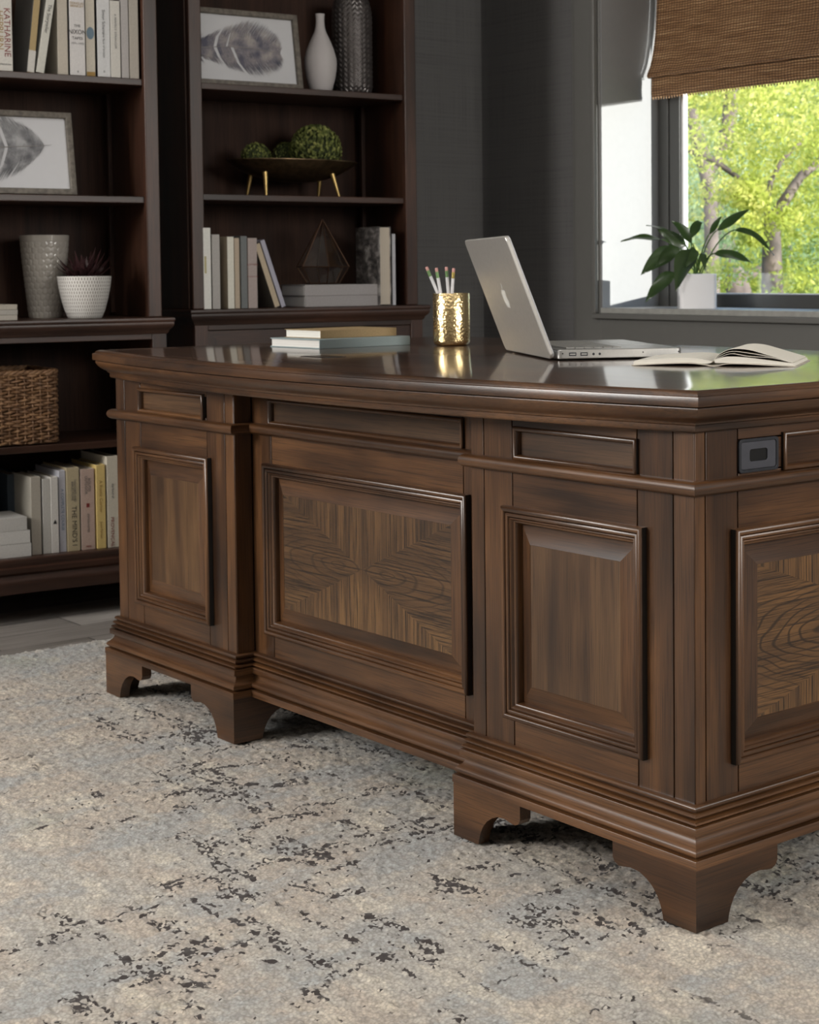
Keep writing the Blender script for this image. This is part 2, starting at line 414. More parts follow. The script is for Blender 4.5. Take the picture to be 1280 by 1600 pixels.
# local: x = along hinge (near -> far), base extends to +y*(-1)? base direction is (sin,-cos) -> local -y
TBASE = lambda u, v, d: (u, v, d)
bs = build('base', MB().prism(rrect(LW/2, LD/2, .010, cu=LW/2, cv=-LD/2), .003, .0205, TBASE), alu, laptop, bevel=.0018)
for fx_, fy_ in ((.03, -.03), (LW-.03, -.03), (.03, -LD+.03), (LW-.03, -LD+.03)):
    build('rubber_foot', MB().lathe([(.006, 0), (.006, .0032)], 12, (fx_, fy_, 0)), black, laptop)
kb = MB()
for r in range(6):
    ncol = 14
    for c in range(ncol):
        w = (LW-.085)/ncol; x0 = .0425+c*w
        if r == 5 and 4 <= c <= 8:
            if c == 4: kb.box(x0+.001, x0+5*w-.001, -.028-r*.0182-.016, -.028-r*.0182, .0203, .0222)
            continue
        kb.box(x0+.001, x0+w-.001, -.028-r*.0182-.016, -.028-r*.0182, .0203, .0222)
build('keyboard', kb, plain('key_silver', (.34, .33, .31), .45), laptop, label='keyboard with silver keys')
build('trackpad', MB().prism(rrect(.052, .032, .003, cu=LW/2, cv=-LD+.045), .0203, .0208, TBASE), plain('trackpad', (.45, .44, .42), .3, .6), laptop)
build('lid_catch', MB().box(LW/2-.018, LW/2+.018, -LD+.0015, -LD+.0045, .0200, .0210), darkm, laptop)
# ports on the near (x=0) side
def port(nm, y0, y1, z0, z1, m): build(nm, MB().box(-.0004, .001, y0, y1, z0, z1), m, laptop)
for y0, y1, nm in ((-.036, -.022, 'usb_port'), (-.058, -.044, 'card_port')): 
    p_ = build(nm, MB().box(-.0005, .001, y0, y1, .0085, .0150), black, laptop)
    build('port_tongue', MB().box(-.0009, .0006, y0+.0018, y1-.0018, .0108, .0128), alu, p_)
for yy in (-.069, -.081):
    build('audio_jack', MB().prism([(yy+.0024*math.cos(a), .0115+.0024*math.sin(a)) for a in np.linspace(0, 2*PI, 13)[:-1]], -.0005, .001, lambda u, v, d: (d, u, v)), black, laptop)
for yy in (-.010, -.165, -.235): build('side_screw', MB().box(-.0005, .001, yy-.0012, yy+.0012, .0120, .0145), darkm, laptop)
# lid: leans back past vertical; local direction up = z cos + y sin
ct, st_ = math.cos(LTILT), math.sin(LTILT)
TLID = lambda u, v, d: (u, .004+v*st_+d*ct, .006+v*ct-d*st_)     # d>0 is the outer (back) face
lid = build('lid', MB().prism(rrect(LW/2, LD/2, .012, cu=LW/2, cv=LD/2), .0015, .0085, TLID), aluL, laptop, bevel=.0016)
build('screen_bezel', MB().prism(rrect(LW/2-.001, LD/2-.001, .011, cu=LW/2, cv=LD/2), -.0008, .0022, TLID), plain('bright_edge_aluminium', (.75, .75, .77), .3, .6), lid, bevel=.0006)
build('display', MB().box(.016, LW-.016, .018, LD-.014, -.0012, .0, T=TLID), plain('display_glass', (.01, .01, .012), .1), lid)
build('hinge', MB().tube([(.06, .004, .009), (LW-.06, .004, .009)], .006, 12), darkm, laptop)
ap = [(0, .80), (.10, .86), (.22, .885), (.36, .86), (.47, .78), (.53, .71), (.44, .64), (.385, .53), (.375, .41), (.42, .29), (.50, .20), (.565, .165), (.50, .03), (.42, -.10), (.33, -.20), (.24, -.235),
      (.14, -.205), (.05, -.175), (-.05, -.175), (-.14, -.205), (-.24, -.235), (-.34, -.19), (-.45, -.04), (-.54, .14), (-.585, .33), (-.58, .53), (-.50, .72), (-.38, .83), (-.24, .88), (-.12, .86)]
leaf = [(.02, .93), (.00, 1.03), (.04, 1.15), (.13, 1.25), (.25, 1.29), (.26, 1.18), (.20, 1.06), (.11, .97)]
sc = .034
def emb(P): return [(LW*.5-u*sc, LD*.50+(v-.45)*sc) for u, v in P]
build('lid_emblem', MB().prism(emb(ap), .0083, .0088, TLID).prism(emb(leaf), .0083, .0088, TLID), plain('emblem_white', (.80, .80, .76), .25), lid, label='white apple-shaped emblem with a bite and a leaf')

# pencil cup
gold = NT('hammered_gold'); vo = gold.n('ShaderNodeTexVoronoi', {'Vector': gold.map(gold.coord(), (1, 1, 1.0)), 'Scale': 190.}, feature='SMOOTH_F1')
gold.bsdf(Base_Color=(.82, .63, .33), Metallic=1., Roughness=.2, Normal=gold.bump(vo.outputs['Distance'], .38, .003)); gold = gold.m
cupc = (-1.3491, .612, H)
cup = thing('pencil_cup', 'hammered gold cup holding four white pencils on the desk', 'pencil cup', cupc)
build('body', MB().lathe([(.0, .0), (.030, .0), (.036, .0015), (.0395, .005), (.0412, .012), (.0415, .03), (.0415, .1165), (.0408, .1175), (.0400, .1165), (.0400, .012), (.036, .005), (0, .005)], 64, cap=False), gold, cup, smooth=60)
pw = plain('pencil_white', (.78, .77, .78), .35); fer = plain('ferrule_green', (.20, .34, .14), .35, .5); gfer = plain('ferrule_gold', (.5, .38, .12), .3, .8); era = plain('eraser_pink', (.62, .32, .29), .7)
# ends of the pencils found by sight lines through a vertical plane facing the camera at the cup
ND = Vector((-FWD.x, -FWD.y, 0)).normalized()
def by_cup(px, py, o=0.): return at_plane(px, py, Vector(cupc)-ND*0+ND*(-o), ND)
lab = ['white pencil at the far left of the gold cup leaning outwards', 'white pencil second from the left in the gold cup with a green band', 'white pencil third from the left in the gold cup, tallest pink eraser', 'white pencil at the right of the gold cup with a gold and red band']
for i, ((tx, ty), (bx, by), o) in enumerate([((666.5, 417), (702, 500), .012), ((681.8, 418.5), (696, 500), -.012), ((697.5, 417), (704, 500), .010), ((709, 419), (704, 500), -.010)]):
    T_ = by_cup(tx, ty, o); B_ = by_cup(bx, by, o); dr = (T_-B_).normalized(); ln = .172
    B_ = T_-dr*ln
    while B_.z < H+.0075 and ln > .1: ln -= .002; B_ = T_-dr*ln
    q = thing('pencil', lab[i], 'pencil', B_, group='white pencils in the gold cup'); q.rotation_euler = dr.to_track_quat('Z', 'Y').to_euler()
    r = .0036
    build('shaft', MB().tube([(0, 0, 0), (0, 0, ln-.023)], r, 6), pw, q, smooth=0)
    build('ferrule', MB().lathe([(r*1.02, ln-.023), (r*1.08, ln-.022), (r*.98, ln-.018), (r*1.08, ln-.014), (r*1.04, ln-.009)], 14), gfer if i == 3 else fer, q)
    build('eraser', MB().lathe([(r*.95, ln-.009), (r*.95, ln-.002), (r*.75, ln), (0, ln)], 14), era, q)

# notebooks
def page_mat(name, col, axis=2, sc=900.):
    k = NT(name); s = k.sep(k.coord()); w = k.noise(k.comb(0., 0., k.math('MULTIPLY', s[axis], sc)), 1., 2.)
    k.bsdf(Base_Color=k.mix(k.ramp(w, [(.35, 0.), (.65, 1.)]), tuple(c*.72 for c in col), col), Roughness=.75); return k.m
PAGE_Z = page_mat('page_edges_flat', (.74, .72, .68)); PAGE_X = page_mat('page_edges_upright', (.50, .45, .36), 0)
def lying(name, label, cat, x, y, a, Wd, Hd, t, z, cm_, pm, group=None, over=.003, ct=.0022, spine_face='near'):
    """near corner (x,y), width runs to the left (-u), spine along w"""
    q = thing(name, label, cat, (x, y, z), (0, 0, a), group)
    mb = MB().box(-Wd, 0, 0, Hd, 0, ct).box(-Wd, 0, 0, Hd, t-ct, t).box(-ct, 0, 0, Hd, ct*.5, t-ct*.5)
    build('cover', mb, cm_, q, bevel=.0009)
    build('page_block', MB().box(-Wd+over, -ct, over, Hd-over, ct*.9, t-ct*.9), pm, q)
    return q
lying('closed_notebook', 'pale blue-grey hardcover notebook lying on the desk under the tan notebook', 'notebook', -1.441, .3204, .0595, .186, .255, .0205, H, plain('cloth_bluegrey', (.30, .37, .38), .65, bump=.2, nscale=600), PAGE_Z)
nb2 = lying('closed_notebook', 'tan softcover notebook lying on top of the blue-grey notebook', 'notebook', -1.4768, .3465, .0392, .139, .2115, .0185, H+.0207, plain('kraft_tan', (.40, .28, .14), .6, bump=.15, nscale=300), page_mat('page_edges_b', (.80, .78, .72)), ct=.0013)
# open notebook: cross-section in local x (across the spread), extruded along local y
nb = thing('open_notebook', 'open cream notebook lying face up at the front corner of the desk', 'notebook', (-.4727, .3316, H), (0, 0, .590))
cream = plain('cream_cover', (.55, .50, .42), .6); paper = plain('cream_paper', (.80, .76, .67), .8, noise_amt=.01)
S = .1425; Hn = .200
def curve_pts(P, n=6):
    out = []
    for i in range(len(P)-1):
        p0, p1, p2, p3 = P[max(i-1, 0)], P[i], P[i+1], P[min(i+2, len(P)-1)]
        for j in range(n):
            t = j/n
            out.append(tuple(.5*((2*p1[k])+(-p0[k]+p2[k])*t+(2*p0[k]-5*p1[k]+4*p2[k]-p3[k])*t*t+(-p0[k]+3*p1[k]-3*p2[k]+p3[k])*t**3) for k in (0, 1)))
    out.append(P[-1]); return out
def strip(name, bot, top, mats, y0=0., y1=Hn, parent=nb):
    poly = curve_pts(bot)+list(reversed(curve_pts(top)))
    n = len(poly); mb = MB()
    m = len(poly)//2
    for d in (y0, y1): mb.v += [(u, d, v) for u, v in poly]
    for i in range(n):
        j = (i+1) % n; mb.f.append((i, n+i, n+j, j)); mb.m.append(0)
    for a in range(m-1):
        for o_ in (0, n): mb.f.append((o_+a, o_+a+1, o_+n-2-a, o_+n-1-a)); mb.m.append(0)
    return build(name, mb, mats, parent, smooth=40)
strip('cover', [(0, .0), (.05, .003), (.10, .0045), (.128, .002), (.1385, .0004), (.150, .0004), (.17, .004), (.21, .0035), (.26, .001), (2*S+.002, .0)],
      [(0, .0016), (.05, .0045), (.10, .006), (.128, .0038), (.1385, .002), (.150, .002), (.17, .0056), (.21, .005), (.26, .0026), (2*S+.002, .0016)], cream)
strip('left_pages', [(.003, .0016), (.05, .0046), (.10, .0062), (.128, .0042), (.140, .006)], [(.004, .0085), (.05, .0125), (.09, .0145), (.12, .0125), (.141, .0085)], page_mat('pages_open', (.84, .80, .71), 2, 1500.), .003, Hn-.003)
strip('right_pages', [(.146, .006), (.17, .0058), (.21, .0052), (.26, .0028), (2*S-.002, .0018)], [(.145, .011), (.165, .0165), (.20, .0155), (.25, .0095), (2*S-.004, .0062)], page_mat('pages_open_r', (.84, .80, .71), 2, 1500.), .003, Hn-.003)
for i, (a, b) in enumerate([(.0215, .0190), (.0255, .0245), (.0295, .0305)]):
    P = [(.144, .010), (.155, .0155+.003*i), (.175, a), (.205, b-.002), (.245, .0145+.0015*i), (2*S-.006, .0068+.0004*i)]
    strip('loose_page', P, [(u, v+.0006) for u, v in P], paper, .003, Hn-.003)

# ------------------------------------------------------------------ bookcases
BTH = math.radians(-6.); BU = Vector((-math.sin(BTH), math.cos(BTH), 0)); BN = Vector((-BU.y, BU.x, 0)); BRZ = math.radians(84)
O1 = Vector((-2.70, .21, 0)); O2 = Vector((-2.70, 1.11, .015)); FLOOR = -.012
def ploc(O, px, py, off):
    """(u, z) where a sight line meets the plane parallel to the bookcase front at depth off"""
    p = at_plane(px, py, O+BN*off, BN); return (p-O).dot(BU), p.z
def bw(O, u, off, z): p = O+BU*u+BN*off; return Vector((p.x, p.y, z))
def bookcase(O, label, sh1, sh2, basetop, doors):
    dz = O.z
    q = thing('bookcase', label, 'bookcase', (O.x, O.y, FLOOR), (0, 0, BRZ), 'tall dark wooden bookcases against the left wall')
    z = lambda a: a-FLOOR
    hw = .385; D = .33; top = 2.20
    def P(nm, m, *b, bev=.0015, **k): return build(nm, MB().box(*b), m, q, bevel=bev, **k)
    bt = basetop
    for s in (-1, 1):
        x0, x1 = sorted((s*(hw-.004), s*(hw-.044)))
        P('stile', BZ, x0, x1, 0, .022, z(bt), z(top), bev=.003)
        x0, x1 = sorted((s*hw, s*(hw-.040)))
        P('side_panel', BZ, x0, x1, .022, D, z(bt), z(top))
        x0, x1 = sorted((s*(hw-.0405), s*(hw-.053)))
        P('shelf_standard', BZ, x0, x1, D-.060, D-.045, z(bt)+.01, z(top)-.03, bev=.0005)
        x0, x1 = sorted((s*hw, s*(hw-.042)))
        P('base_stile', BZ, x0, x1, -.02, .0, z(.16), z(bt)-.03)
        x0, x1 = sorted((s*hw, s*(hw-.022)))
        P('base_side', BZ, x0, x1, .0, .38, z(.05), z(bt)-.03)
    P('back_panel', BK, -hw+.03, hw-.03, D-.008, D, z(bt), z(top), bev=0)
    P('base_back', BK, -hw+.02, hw-.02, .372, .38, z(.06), z(bt)-.03, bev=0)
    P('shelf', BX, -hw+.0405, hw-.0405, .016, D-.01, z(sh1)-.019, z(sh1), bev=.002)
    P('shelf', BX, -hw+.0405, hw-.0405, .016, D-.01, z(sh2)-.019, z(sh2), bev=.002)
    P('top_panel', BX, -hw, hw, 0, D, z(top), z(top)+.03)
    path = [(-hw, -.02), (hw, -.02), (hw, .38), (-hw, .38)]
    pr = [(-.01, z(bt)), (.014, z(bt)), (.018, z(bt)-.002), (.019, z(bt)-.007), (.018, z(bt)-.011), (.016, z(bt)-.013), (.017, z(bt)-.016), (.016, z(bt)-.024), (.011, z(bt)-.031), (.006, z(bt)-.035), (.004, z(bt)-.043), (.0, z(bt)-.047), (-.01, z(bt)-.047)]
    mb = MB().sweep(path, pr); k = len(pr); mb.f.append(tuple(i*k for i in range(4))); mb.m.append(0)
    mb.f.append(tuple(i*k+k-1 for i in range(4))); mb.m.append(0)
    build('base_top', mb, [BX, BY], q, smooth=40)
    P('rail', BX, -hw+.042, hw-.042, -.018, .0, z(bt)-.062, z(bt)-.03)
    zl = .165
    pr = [(-.01, z(zl)), (.008, z(zl)), (.011, z(zl)-.003), (.011, z(zl)-.012), (.008, z(zl)-.016), (.008, z(zl)-.022), (.015, z(zl)-.026), (.016, z(zl)-.038), (.010, z(zl)-.045), (.014, z(zl)-.052), (.022, z(zl)-.060), (.023, z(zl)-.068), (.023, z(zl)-.092), (-.01, z(zl)-.092)]
    mb = MB().sweep(path, pr); k = len(pr); mb.f.append(tuple(i*k for i in range(4))); mb.m.append(0)
    build('base_molding', mb, [BX, BY], q, smooth=40)
    for cx in (-hw-.02, hw+.02):
        for cyy in (-.04, .36):
            s = 1 if cx < 0 else -1; x0, x1 = sorted((cx, cx+s*.09))
            P('bracket_foot', BX, x0, x1, cyy, cyy+.03, 0, z(.075), bev=.004)
    if doors:
        P('base_shelf', BX, -hw+.02, hw-.02, .0, .37, z(.464)-.02, z(.464))
        for s in (-1, 1):
            x0, x1 = sorted((s*.0015, s*(hw-.0435)))
            zt_, zb_ = z(bt)-.064, z(zl)+.002
            T = lambda u, v, d: (u, -.014-d, v)
            dr = build('door', MB().ringframe(T, x0, x1, zb_, zt_, [(0, -.014), (0, .0), (.052, .0), (.054, -.004), (.060, -.006), (.060, -.012)], (0, 1)), [BX, BZ], q, smooth=40)
            build('door_panel', MB().box(x0+.05, x1-.05, -.008, -.004, zb_+.05, zt_-.05), BZ, dr)
            build('knob', MB().tube([(s*.03, -.014, z(.55)), (s*.03, -.028, z(.55)), (s*.03, -.030, z(.55)), (s*.03, -.042, z(.55))], [.005, .005, .013, .010], 14), darkm, dr)
    else:
        P('base_shelf', BX, -hw+.022, hw-.022, .004, .37, z(.464)-.019, z(.464), bev=.002)
        P('base_floor', BX, -hw+.022, hw-.022, -.02, .37, z(zl)-.02, z(zl)-.0005)
    return q
S1, S2, SB, SBK, SBT = 1.475, 1.146, .806, .464, .165
bookcase(O1, 'dark brown open bookcase at the left edge with a basket on its lower shelf', S1, S2, SB, False)
R1, R2, RB = 1.487, 1.162, .823
bookcase(O2, 'dark brown bookcase nearer the window with closed doors below and moss balls on a tray', R1, R2, RB, True)

# books
_mats = {}
def cloth(c, rough=.6):
    c = tuple(min(.85, x*1.25) for x in c)
    key = tuple(round(x, 3) for x in c)
    if key not in _mats: _mats[key] = plain('book_cloth_%03d%03d%03d' % tuple(int(x*999) for x in c), c, rough, bump=.08, nscale=250, noise_amt=.04)
    return _mats[key]
INK = plain('ink_black', (.02, .02, .02), .7); INKG = plain('ink_grey', (.12, .12, .12), .7); INKR = plain('ink_red', (.22, .03, .025), .7); INKT = plain('ink_tan', (.36, .22, .06), .7); INKB = plain('ink_blue', (.10, .16, .24), .7)
def book(O, z, pxl, pxr, ybase, ytop, col, label, group, off=.03, d=.165, tilt=0., fore=False, h=None, txt=(), name='book', side=None):
    u0 = ploc(O, pxl, ybase, off)[0]; u1 = ploc(O, pxr, ybase, off)[0]
    t = max(u1-u0-.0008, .006)
    if h is None: h = ploc(O, (pxl+pxr)/2, ytop, off)[1]-z
    if tilt: t = t*math.cos(tilt)-.0012
    loc = bw(O, (u0+u1)/2, off, z+t/2*abs(math.sin(tilt))+.0002)
    if fore: loc = bw(O, (u0+u1)/2, off+d, z+.0002)
    q = thing(name, label, 'book', loc, (0, tilt, BRZ+(PI if fore else 0)), group)
    c = .0022
    mats = [cloth(col), cloth(side) if side else cloth(col)]
    mb = MB().box(-t/2, -t/2+c, 0, d, 0, h, 1).box(t/2-c, t/2, 0, d, 0, h, 1).box(-t/2, t/2, -.0004, c, 0, h, 0)
    build('cover', mb, mats, q, bevel=.0008)
    build('page_block', MB().box(-t/2+c, t/2-c, c, d-.004, .003, h-.003), PAGE_X, q)
    for (s, size, zf, ink, vert, sx, xo) in txt:
        if vert: lettering('title_lettering', s, size, ink, q, (xo*t, -.0007, zf*h), (PI/2, PI/2, 0), sx)
        else: lettering('title_lettering', s, size, ink, q, (xo*t, -.0007, zf*h), (PI/2, 0, 0), sx)
    return q
GB = 'books on the bottom shelf of the left bookcase'
book(O1, SBT, 12, 33, 800, 741, (.030, .042, .055), 'dark blue book behind the white stack on the bottom shelf', GB, off=.150, d=.19)
book(O1, SBT, 50, 65.8, 869, 745, (.36, .33, .28), 'cream-grey thick book right of the white stack on the bottom shelf', GB, off=.005, side=(.30, .28, .24))
book(O1, SBT, 68, 80.5, 868, 748, (.44, .43, .40), 'plain white book between the cream-grey book and the one with a small black mark', GB, off=.005)
q = book(O1, SBT, 81, 93, 868, 745, (.55, .53, .50), 'white book with a small black mark low on its spine', GB, off=.003, d=.2)
build('spine_mark', MB().prism([(-.005, .080), (.005, .080), (.004, .085), (.001, .092), (-.003, .086)], .0004, .0009, lambda u, v, d: (u, -d, v)), INK, q)
book(O1, SBT, 94, 104.5, 866, 735, (.40, .40, .44), 'lilac-white slim book with fine lettering on the bottom shelf', GB, off=.006, d=.2, txt=[('A COMPLETE COURSE', .0105, .52, INKB, True, 1.1, 0)])
book(O1, SBT, 106, 126, 865, 730.5, (.40, .335, .215), "tan book titled THE MIND'S I in large black letters", GB, off=.003, d=.2, txt=[("THE MIND'S I", .019, .30, INK, True, 1.0, .05), ('FANTASIES AND\nREFLECTIONS', .0085, .72, INKG, True, 1., .05)])
book(O1, SBT, 128, 149.5, 863, 732.5, (.42, .31, .26), 'pinkish-beige book with a dark red square on its spine', GB, off=.003, d=.2, side=(.5, .45, .4),
     txt=[('ROUTES\nOUTDOOR', .010, .80, INKG, True, 1., 0), ('PRESS', .006, .04, INKR, False, 1., 0), ('EDITION NOTES', .007, .33, INKG, True, 1., 0)]).name
q = [o for o in bpy.data.objects if o.get('label', '').startswith('pinkish-beige')][0]
build('spine_square', MB().box(-.004, .0045, -.0010, -.0003, .118, .129), INKR, q)
book(O1, SBT, 152, 166.5, 859, 726, (.56, .42, .16), 'yellow book with brown script lettering on its spine', GB, off=.0, d=.2, txt=[('A Rustic Corner', .0135, .62, INKT, True, 1., 0), ('June Forest', .010, .22, INKT, True, 1., 0)])
book(O1, SBT, 169, 187, 856, 712.5, (.50, .46, .38), 'tall ivory book against the desk edge with red lettering', GB, off=.0, d=.21, txt=[('PROVENÇAL', .0135, .17, INKR, True, 1.1, -.1), ('the food of', .009, .62, INKG, True, 1., 0)])
def flat_stack(O, z, pr, ytops, cols, labels, group, off, d, wd, left=None, pxl=None):
    zc = z
    for i, (px, th) in enumerate(zip(pr, ytops)):
        u1 = ploc(O, px, 0 if False else 600, off)[0] if pxl is None else ploc(O, px, pxl[1], off)[0]
        h = wd[i]
        q = thing('book', labels[i], 'book', bw(O, u1-h/2, off, zc+.0002), (0, 0, BRZ), group)
        T = lambda x, y, zz: (zz-h/2, y, x+th/2)
        c = .0018
        build('cover', MB().box(-th/2, -th/2+c, 0, d, 0, h, T=T).box(th/2-c, th/2, 0, d, 0, h, T=T).box(-th/2, th/2, -.0004, c, 0, h, T=T), cloth(cols[i]), q, bevel=.0008)
        build('page_block', MB().box(-th/2+c, th/2-c, c, d-.003, .003, h-.003, T=T), PAGE_Z, q)
        zc += th+.0004
    return zc
flat_stack(O1, SBT, (49, 47.5, 43), (.0365, .0350, .0360), [(.50, .49, .47), (.52, .51, .49), (.46, .45, .43)],
           ['white book at the bottom of the stack on the bottom shelf', 'white book in the middle of the stack on the bottom shelf', 'white book topmost of the stack on the bottom shelf'], 'stacked white books on the bottom shelf', -.005, .145, (.24, .24, .24), pxl=(0, 850))
flat_stack(O1, SB, (27, 27.5, 27), (.0135, .0140, .0140), [(.34, .31, .27), (.30, .28, .25), (.33, .30, .25)],
           ['thin grey book at the bottom of the small stack beside the honeycomb vase', 'thin grey book in the middle of the small stack beside the honeycomb vase', 'thin grey book on top of the small stack beside the honeycomb vase'], 'small stack on the base top', .02, .15, (.2, .2, .2), pxl=(0, 485))
GT = 'books on the top shelf of the left bookcase'
book(O1, S1, -9, 20.5, 111, 0, (.52, .50, .46), 'wide white book titled KATHARINE HEPBURN at the left edge', GT, off=.022, h=.245, txt=[('KATHARINE', .024, .42, INKR, True, 1., .22), ('HEPBURN', .024, .44, INKT, True, 1., -.16), ('AN APPRECIATION', .006, .07, INKG, False, .8, 0)])
book(O1, S1, 42, 53, 113, 0, (.33, .24, .11), 'leaning book with a tan and white spine and dark grey cover', GT, off=.03, h=.235, tilt=.115, side=(.13, .125, .12))
q = [o for o in bpy.data.objects if o.get('label', '').startswith('leaning book with a tan')][0]
build('spine_band', MB().box(-.0095, .0095, -.0009, -.0003, .001, .060), cloth((.5, .48, .44)), q, label='white band at the foot of the spine')
book(O1, S1, 56, 69.5, 113, 0, (.48, .47, .42), 'slim white book leaning to the right on the top shelf', GT, off=.028, h=.24, tilt=.165, txt=[('The Storyteller', .013, .62, INK, True, 1., 0)])
book(O1, S1, 91, 107, 115, 0, (.40, .36, .30), 'plain cream book left of THE NIXON TAPES', GT, off=.03, h=.25, side=(.34, .31, .26))
book(O1, S1, 110, 134, 117, 0, (.52, .50, .49), 'thick white book titled THE NIXON TAPES with a black cover edge', GT, off=.022, h=.24, d=.16, side=(.02, .02, .02),
     txt=[('THE', .010, .56, INK, False, 1., 0), ('NIXON', .0175, .49, INK, False, .85, 0), ('TAPES', .011, .42, INK, False, 1., 0), ('1971–1972', .008, .36, INKG, False, 1., 0), ('DOUGLAS\nBRINKLEY', .0085, .80, INKT, False, 1., 0), ('B', .008, .04, INK, False, 1., 0)])
q = book(O1, S1, 135, 149.5, 117, 0, (.46, .42, .35), 'beige book with a blue circle on its spine', GT, off=.026, h=.245)
build('blue_circle', MB().prism([(.0108*math.cos(a), .118+.017*math.sin(a)) for a in np.linspace(0, 2*PI, 25)[:-1]], .0004, .0009, lambda u, v, d: (u, -d, v)), plain('circle_blue', (.13, .20, .26), .6), q)
build('spine_foot_band', MB().box(-.0118, .0118, -.0009, -.0003, .0, .012), INKT, q)
book(O1, S1, 153, 173, 118, 0, (.50, .50, .50), 'white book with vertical black title right of the blue circle book', GT, off=.022, h=.24, side=(.03, .03, .03), txt=[('Simon Schama', .0115, .63, INK, True, 1., .0), ('the face of britain', .0095, .36, INKG, True, 1., 0), ('B', .008, .06, INKG, False, 1., 0)])
book(O1, S1, 174, 189, 118, 0, (.48, .46, .42), 'cream paperback with faint grey title on the top shelf', GT, off=.02, h=.212, txt=[('A PERFECT STRANGER', .008, .60, INKG, True, 1.2, 0)])
book(O1, S1, 190.5, 202, 119, 0, (.33, .31, .30), 'slim grey book second from the right end of the top shelf', GT, off=.02, h=.235)
book(O1, S1, 203, 217.5, 119.5, 0, (.32, .29, .25), 'taupe book at the right end of the top shelf', GT, off=.02, h=.24)
GR = 'books standing on the base top of the right bookcase'
q = book(O2, RB, 319, 331, 486, 356, (.66, .65, .61), 'tall white slim book beside the left stile of the right bookcase', GR, off=.0, d=.16, side=(.46, .43, .39))
build('spine_label', MB().box(-.0085, -.0025, -.0009, -.0003, .105, .155), plain('label_yellow', (.50, .44, .22), .6), q)
book(O2, RB, 332.5, 345, 485, 366.5, (.36, .34, .32), 'light grey book second from the left on the right bookcase', GR, off=.004)
book(O2, RB, 356.5, 367, 484.5, 370, (.62, .60, .52), 'cream white spined book with a tan cover on the right bookcase', GR, off=.0, side=(.38, .32, .23))
book(O2, RB, 367.3, 375.5, 482, 372, (.44, .36, .27), 'narrow tan book between the cream and the slate grey book', GR, off=.015)
book(O2, RB, 377.5, 387.5, 483, 369, (.135, .145, .145), 'slate grey book in the row on the right bookcase', GR, off=.008)
book(O2, RB, 388.5, 403, 482, 372, (.34, .28, .26), 'dusty pink book with faint red bands at the right of the row', GR, off=.004, txt=[('LETTERS', .007, .62, INKR, False, 1.3, 0), ('COLLECTED', .005, .45, INKR, False, 1.3, 0)])
book(O2, RB, 429, 438.5, 479, 0, (.42, .34, .24), 'tan book leaning to the left on the right bookcase', GR, off=.012, h=.20, tilt=-.325, side=(.11, .10, .085))
book(O2, RB, 439.5, 447.5, 478.5, 0, (.33, .32, .38), 'lilac book leaning against the tan book on the right bookcase', GR, off=.010, h=.212, tilt=-.325)
zs = flat_stack(O2, RB, (592.0, 591.5), (.0335, .0335), [(.27, .25, .245), (.28, .26, .255)], ['lower grey linen book of the pair under the glass terrarium', 'upper grey linen book of the pair under the glass terrarium'], 'grey books under the terrarium', .015, .17, (.255, .255), pxl=(0, 470))
k = NT('photo_cover'); n = k.noise(k.map(k.coord(), (1, 9, 14)), 2.2, 5., .65, .4)
k.bsdf(Base_Color=k.ramp(n, [(.35, (.02, .02, .02)), (.5, (.11, .10, .095)), (.68, (.36, .34, .32))]), Roughness=.4); PHOTO = k.m
q = book(O2, RB, 594, 612, 474, 354, (.36, .31, .25), 'thick book with a black and white photo cover and pages facing out', GR, off=.0, d=.155, fore=True)
for c_ in q.children:
    if c_.name.startswith('cover'): c_.data.materials[0] = PHOTO; c_.data.materials[1] = PHOTO
    else: c_.data.materials[0] = page_mat('pages_facing', (.60, .52, .42), 0, 700.)
book(O2, RB, 613.5, 619, 472, 365.5, (.50, .50, .53), 'slim pale book right of the photo cover book', GR, off=.03, side=(.03, .03, .03))

